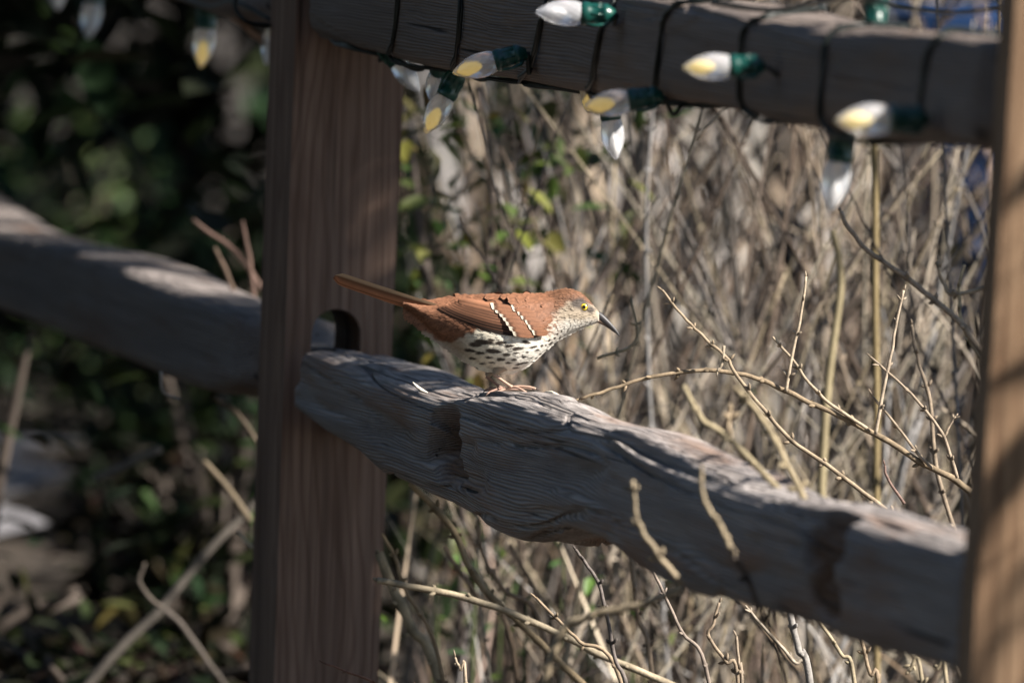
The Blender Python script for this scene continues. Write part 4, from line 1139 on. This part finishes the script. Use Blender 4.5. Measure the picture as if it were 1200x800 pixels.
# ------------------------------------------------------------------ unseen sunny-side shrubs added to dapple the fence, and low plants at left
def box_bush(name, label, c, rx, ry, h, n, size, cols, seed, hole=0.0, cat='bush'):
    rng = random.Random(seed); e = empty(name, Vector((c[0], c[1], -0.03))); tag(e, label, cat)
    for k in range(7):
        a = rng.uniform(0, 6.28); f = rng.uniform(0.2, 0.75)
        cane(e, [Vector((c[0], c[1], -0.03)), Vector((c[0] + rx * f * .5 * math.cos(a), c[1] + ry * f * .5 * math.sin(a), h * .45)), Vector((c[0] + rx * f * math.cos(a), c[1] + ry * f * math.sin(a), h * rng.uniform(.7, .95)))],
             0.012, 0.004, (0.13, 0.10, 0.08), buds=False, name='stem')
    pts = []
    while len(pts) < n:
        x, y, z = rng.uniform(-1, 1), rng.uniform(-1, 1), rng.uniform(0.02, 1)
        r2 = math.sqrt(x * x + y * y + (max(0, z - 0.35) / 0.65) ** 2)
        if r2 > 1 + 0.25 * N3(x * 2.2, y * 2.2 + seed, z * 2.2): continue
        if N3(x * 3.1 + seed, y * 3.1, z * 3.1) < hole: continue
        pts.append(Vector((x * rx, y * ry, z * h + 0.02)))
    q = MB(); leaves(q, pts, size, cols, rng); tag(q.build('foliage', M_dark if max(cols[0]) < 0.04 else M_leaf, e), kind='stuff')
def hedge():  # dark backdrop put in so gaps in the brush read as deep shade
    e = empty('backdrop_hedge', Vector((0, 23, -0.03))); tag(e, 'long hedge added as a dark backdrop behind the dry grass', 'hedge')
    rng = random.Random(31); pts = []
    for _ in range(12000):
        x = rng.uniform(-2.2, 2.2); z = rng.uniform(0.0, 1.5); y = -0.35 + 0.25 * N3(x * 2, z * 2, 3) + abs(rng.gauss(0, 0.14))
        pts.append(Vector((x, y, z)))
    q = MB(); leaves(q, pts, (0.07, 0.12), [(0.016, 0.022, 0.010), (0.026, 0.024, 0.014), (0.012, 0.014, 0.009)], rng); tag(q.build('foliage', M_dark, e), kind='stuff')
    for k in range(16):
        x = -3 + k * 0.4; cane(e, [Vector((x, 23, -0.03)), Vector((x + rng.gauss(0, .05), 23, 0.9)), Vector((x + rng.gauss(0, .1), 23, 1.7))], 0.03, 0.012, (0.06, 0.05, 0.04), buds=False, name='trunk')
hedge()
def tub():
    e = empty('storage_tub', Vector((0.96, 19.2, 0.0))); tag(e, 'blue plastic tub half hidden behind the upper rail and grass', 'tub')
    m_ = plain('blue_plastic', (0.015, 0.045, 0.13), 0.45, 0.15)
    def shell(z0, z1, w0, w1, d0, d1, r, name):
        q = MB(); n = 32; vs = []
        zs = [z0, z0 + 0.004, z1 - 0.004, z1]
        for k, z in enumerate(zs):
            f = (z - z0) / (z1 - z0); w = w0 + (w1 - w0) * f; d = d0 + (d1 - d0) * f
            w -= 0.006 * (k in (0, 3)); d -= 0.006 * (k in (0, 3))
            for j in range(n):
                a = 2 * math.pi * (j + .5) / n; ca, sa = math.cos(a), math.sin(a)
                vs.append((math.copysign(abs(ca) ** 0.3, ca) * w / 2, math.copysign(abs(sa) ** 0.3, sa) * d / 2, z))
        fs = [(i * n + j, i * n + (j + 1) % n, (i + 1) * n + (j + 1) % n, (i + 1) * n + j) for i in range(3) for j in range(n)] + [tuple(range(n))[::-1], tuple(3 * n + j for j in range(n))]
        q.add(vs, fs); q.build(name, m_, e, smooth=False)
    shell(0.0, 0.68, 0.74, 0.84, 0.40, 0.48, 0.05, 'body'); shell(0.682, 0.725, 0.88, 0.88, 0.52, 0.52, 0.05, 'lid')
    for sg in (-1, 1): shell(0.60, 0.64, 0.90, 0.92, 0.16, 0.16, 0.02, 'handle') if sg > 0 else None
tub()
DG = [(0.05, 0.085, 0.03), (0.04, 0.065, 0.025), (0.07, 0.10, 0.035)]
box_bush('dapple_bush', 'unseen gappy evergreen bush added to dapple the lower rail', (1.45, 9.75), 0.60, 0.62, 1.60, 1200, (0.03, 0.055), DG, 6, 0.08)  # out of view, added only to break up sun on the rail
box_bush('low_bush', 'small bright green bush glimpsed under the far rail', (-0.72, 21.5), 0.16, 0.25, 0.52, 500, (0.03, 0.06), [(0.10, 0.17, 0.06), (0.14, 0.20, 0.08)], 8)
box_bush('low_bush', 'low leafy plant at the edge of the pale path', (-0.33, 15.4), 0.14, 0.3, 0.36, 150, (0.04, 0.07), [(0.018, 0.028, 0.012), (0.012, 0.019, 0.009), (0.03, 0.042, 0.016)], 12, 0.0)
box_bush('low_bush', 'yellow green ground plant below the far rail', (-0.62, 14.6), 0.35, 0.25, 0.12, 50, (0.03, 0.05), [(0.10, 0.12, 0.03), (0.05, 0.075, 0.02)], 15)

# unseen tall evergreens, added to hide most of the open sky from the fence
def sky_block_tree(label, x, y, h, R_, seed):  # out-of-view tree added to cut sky light
    rng = random.Random(seed); t = empty('evergreen_tree', Vector((x, y, -0.05))); tag(t, label, 'tree', 'unseen evergreens added to block sky light')
    q = MB(); q.tube(catmull([(0, 0, 0), (0.05, 0, h * .4), (0, 0, h * .95)], 6), list(np.linspace(0.2, 0.03, 13)), 9, (0.10, 0.075, 0.055)); q.build('trunk', M_twig, t)
    pts = []
    for _ in range(4200):
        u = rng.random() ** 1.2; a = rng.uniform(0, 6.283); r = R_ * (1 - u) ** 0.7 * rng.uniform(0.55, 1.08) * (1 + 0.2 * N3(math.cos(a) * 2, math.sin(a) * 2, u * 6 + seed))
        pts.append(Vector((math.cos(a) * r, math.sin(a) * r, 0.25 + u * h)))
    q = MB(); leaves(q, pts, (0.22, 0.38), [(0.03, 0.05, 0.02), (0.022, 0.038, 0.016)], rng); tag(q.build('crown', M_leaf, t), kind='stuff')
for i, (x, y, h, r, w) in enumerate([(-4.4, 2.4, 11, 2.2, 'beside the viewer'), 
                                    (-4.4, 6.4, 8, 1.7, 'across the lawn from the rough post'), (-3.9, 13.2, 9, 2.0, 'across the lawn from the milled post'), (-2.4, -2.6, 13, 2.6, 'behind the viewer on the lawn'), (1.8, -3.4, 13, 2.6, 'behind the viewer near the fence'),
                                    (-5.5, 16.8, 10, 2.4, 'past the end of the lawn'), (-2.6, 26.0, 10, 2.6, 'far behind the hedge at the shady end'), (2.4, 27.0, 10, 2.6, 'far behind the hedge at the sunny end')]):
    sky_block_tree('unseen tall evergreen added to block sky light, ' + w, x, y, h, r, 40 + i)
box_bush('filler_ivy', 'ivy added to darken the lit ground under the evergreen, below the far rail', (-0.30, 18.6), 0.34, 1.5, 0.42, 1500, (0.05, 0.09), [(0.018, 0.03, 0.012), (0.014, 0.02, 0.01)], 21, -0.4, 'ivy')  # dark leaves added, here and below, in place of shaded ground
box_bush('filler_ivy', 'ivy patch added to darken the ground beyond the pale path', (-0.95, 20.6), 0.8, 0.6, 0.55, 1500, (0.05, 0.09), [(0.018, 0.03, 0.012), (0.014, 0.02, 0.01)], 22, -0.4, 'ivy')
box_bush('dapple_bush', 'unseen gappy evergreen bush added to shade the rough post', (1.50, 8.5), 0.60, 0.5, 1.8, 3000, (0.03, 0.055), DG, 26, -0.2)  # out of view, added to shade the near post
box_bush('leafy_sapling', 'few dark leaves on thin stems in front of the pale path', (-0.60, 14.5), 0.26, 0.25, 0.46, 110, (0.03, 0.055), [(0.02, 0.03, 0.012), (0.012, 0.016, 0.009)], 33, -0.2, 'sapling')

def added_shade_tree(label, x, y, z0, h, R_, seed, lf=(0.10, 0.17), nl=4200):  # trees out of view, added to shade the left background and fence
    rng = random.Random(seed); t = empty('added_shade_tree', Vector((x, y, -0.05))); tag(t, label, 'tree', 'unseen trees added to cast shade')
    q = MB(); q.tube(catmull([(0, 0, 0), (0.04, 0.03, z0), (0, 0, z0 + h * .8)], 6), list(np.linspace(0.11, 0.03, 13)), 9, (0.12, 0.09, 0.07)); q.build('trunk', M_twig, t)
    pts = []
    for k in range(16):
        a = rng.uniform(0, 6.283); z = z0 + rng.uniform(-0.1, 0.75) * h; e = Vector((math.cos(a), math.sin(a), 0.35)) * R_ * rng.uniform(0.6, 0.95) + Vector((0, 0, z))
        b = MB(); pp = catmull([Vector((0, 0, z)), Vector((0, 0, z)).lerp(e, .5) + Vector((0, 0, -.05)), e], 4); b.tube(pp, list(np.linspace(0.03, 0.006, len(pp))), 6, (0.12, 0.09, 0.07)); b.build('limb', M_twig, t)
    while len(pts) < nl:
        v = Vector((rng.uniform(-1, 1), rng.uniform(-1, 1), rng.uniform(-1, 1)))
        if v.length > 1 + 0.3 * N3(v.x * 2 + seed, v.y * 2, v.z * 2): continue
        pts.append(Vector((v.x * R_, v.y * R_, z0 + h / 2 + v.z * h / 2)))
    q = MB(); leaves(q, pts, lf, [(0.04, 0.06, 0.025), (0.03, 0.045, 0.02)], rng); tag(q.build('crown', M_leaf, t), kind='stuff')
added_shade_tree('unseen high crowned tree added to cast shade, level with the dark evergreen', 2.0, 14.5, 2.35, 4.2, 1.05, 71, nl=7000)
added_shade_tree('unseen high crowned tree added to cast shade, past the milled post', 2.0, 12.7, 2.5, 4.0, 0.85, 72, nl=5000)
box_bush('filler_ivy', 'ivy added to darken the gaps among the roots of the leafless shrubs', (0.30, 15.6), 0.75, 1.3, 0.20, 1600, (0.03, 0.06), [(0.02, 0.03, 0.012), (0.03, 0.024, 0.014), (0.012, 0.014, 0.009)], 51, -0.5, 'ivy')
added_shade_tree('unseen high crowned tree added to cast shade, beside the pale grass', 2.0, 16.5, 2.35, 4.2, 1.05, 75, nl=7000)
added_shade_tree('unseen high crowned tree added to cast shade, behind the blue tub', 2.1, 18.9, 2.4, 4.2, 1.1, 76, nl=6000)
added_shade_tree('unseen high crowned tree added to cast shade, at the end of the hedge', 2.1, 21.0, 2.4, 4.4, 1.1, 77, nl=6000)
added_shade_tree('unseen small round crowned tree added to cast shade, facing the milled post', 2.1, 11.12, 1.85, 1.8, 0.62, 73, (0.06, 0.10), 3200)
added_shade_tree('unseen small round crowned tree added to cast shade, facing the far rail', 1.75, 11.75, 2.25, 1.6, 0.5, 74, (0.06, 0.10), 1800)
box_bush('filler_ivy', 'ivy added to darken the lit near ground below the far rail', (-0.45, 13.9), 0.42, 0.7, 0.10, 900, (0.03, 0.05), [(0.014, 0.018, 0.009), (0.02, 0.015, 0.01)], 61, -0.5, 'ivy')
box_bush('filler_ivy', 'dark ivy mound added to mask the lower blue tub', (0.66, 17.4), 0.24, 0.3, 0.64, 1300, (0.03, 0.06), [(0.016, 0.020, 0.010), (0.024, 0.018, 0.012)], 62, -0.4, 'ivy')
G2 = thicket(46, (600, 1250), (12.5, 14.2), (0.35, 0.85), 'tangle of thin crossing straw stalks behind the bird rail', [(0.62, 0.50, 0.32), (0.54, 0.42, 0.25), (0.66, 0.57, 0.42)], (0.0012, 0.0026), (-0.55, 0.55), G, 0.3)
box_bush('filler_ivy', 'ivy strip added to darken the lit ground by the pale path', (-0.42, 16.4), 0.13, 1.0, 0.16, 700, (0.03, 0.06), [(0.014, 0.018, 0.009), (0.02, 0.015, 0.01)], 63, -0.5, 'ivy')
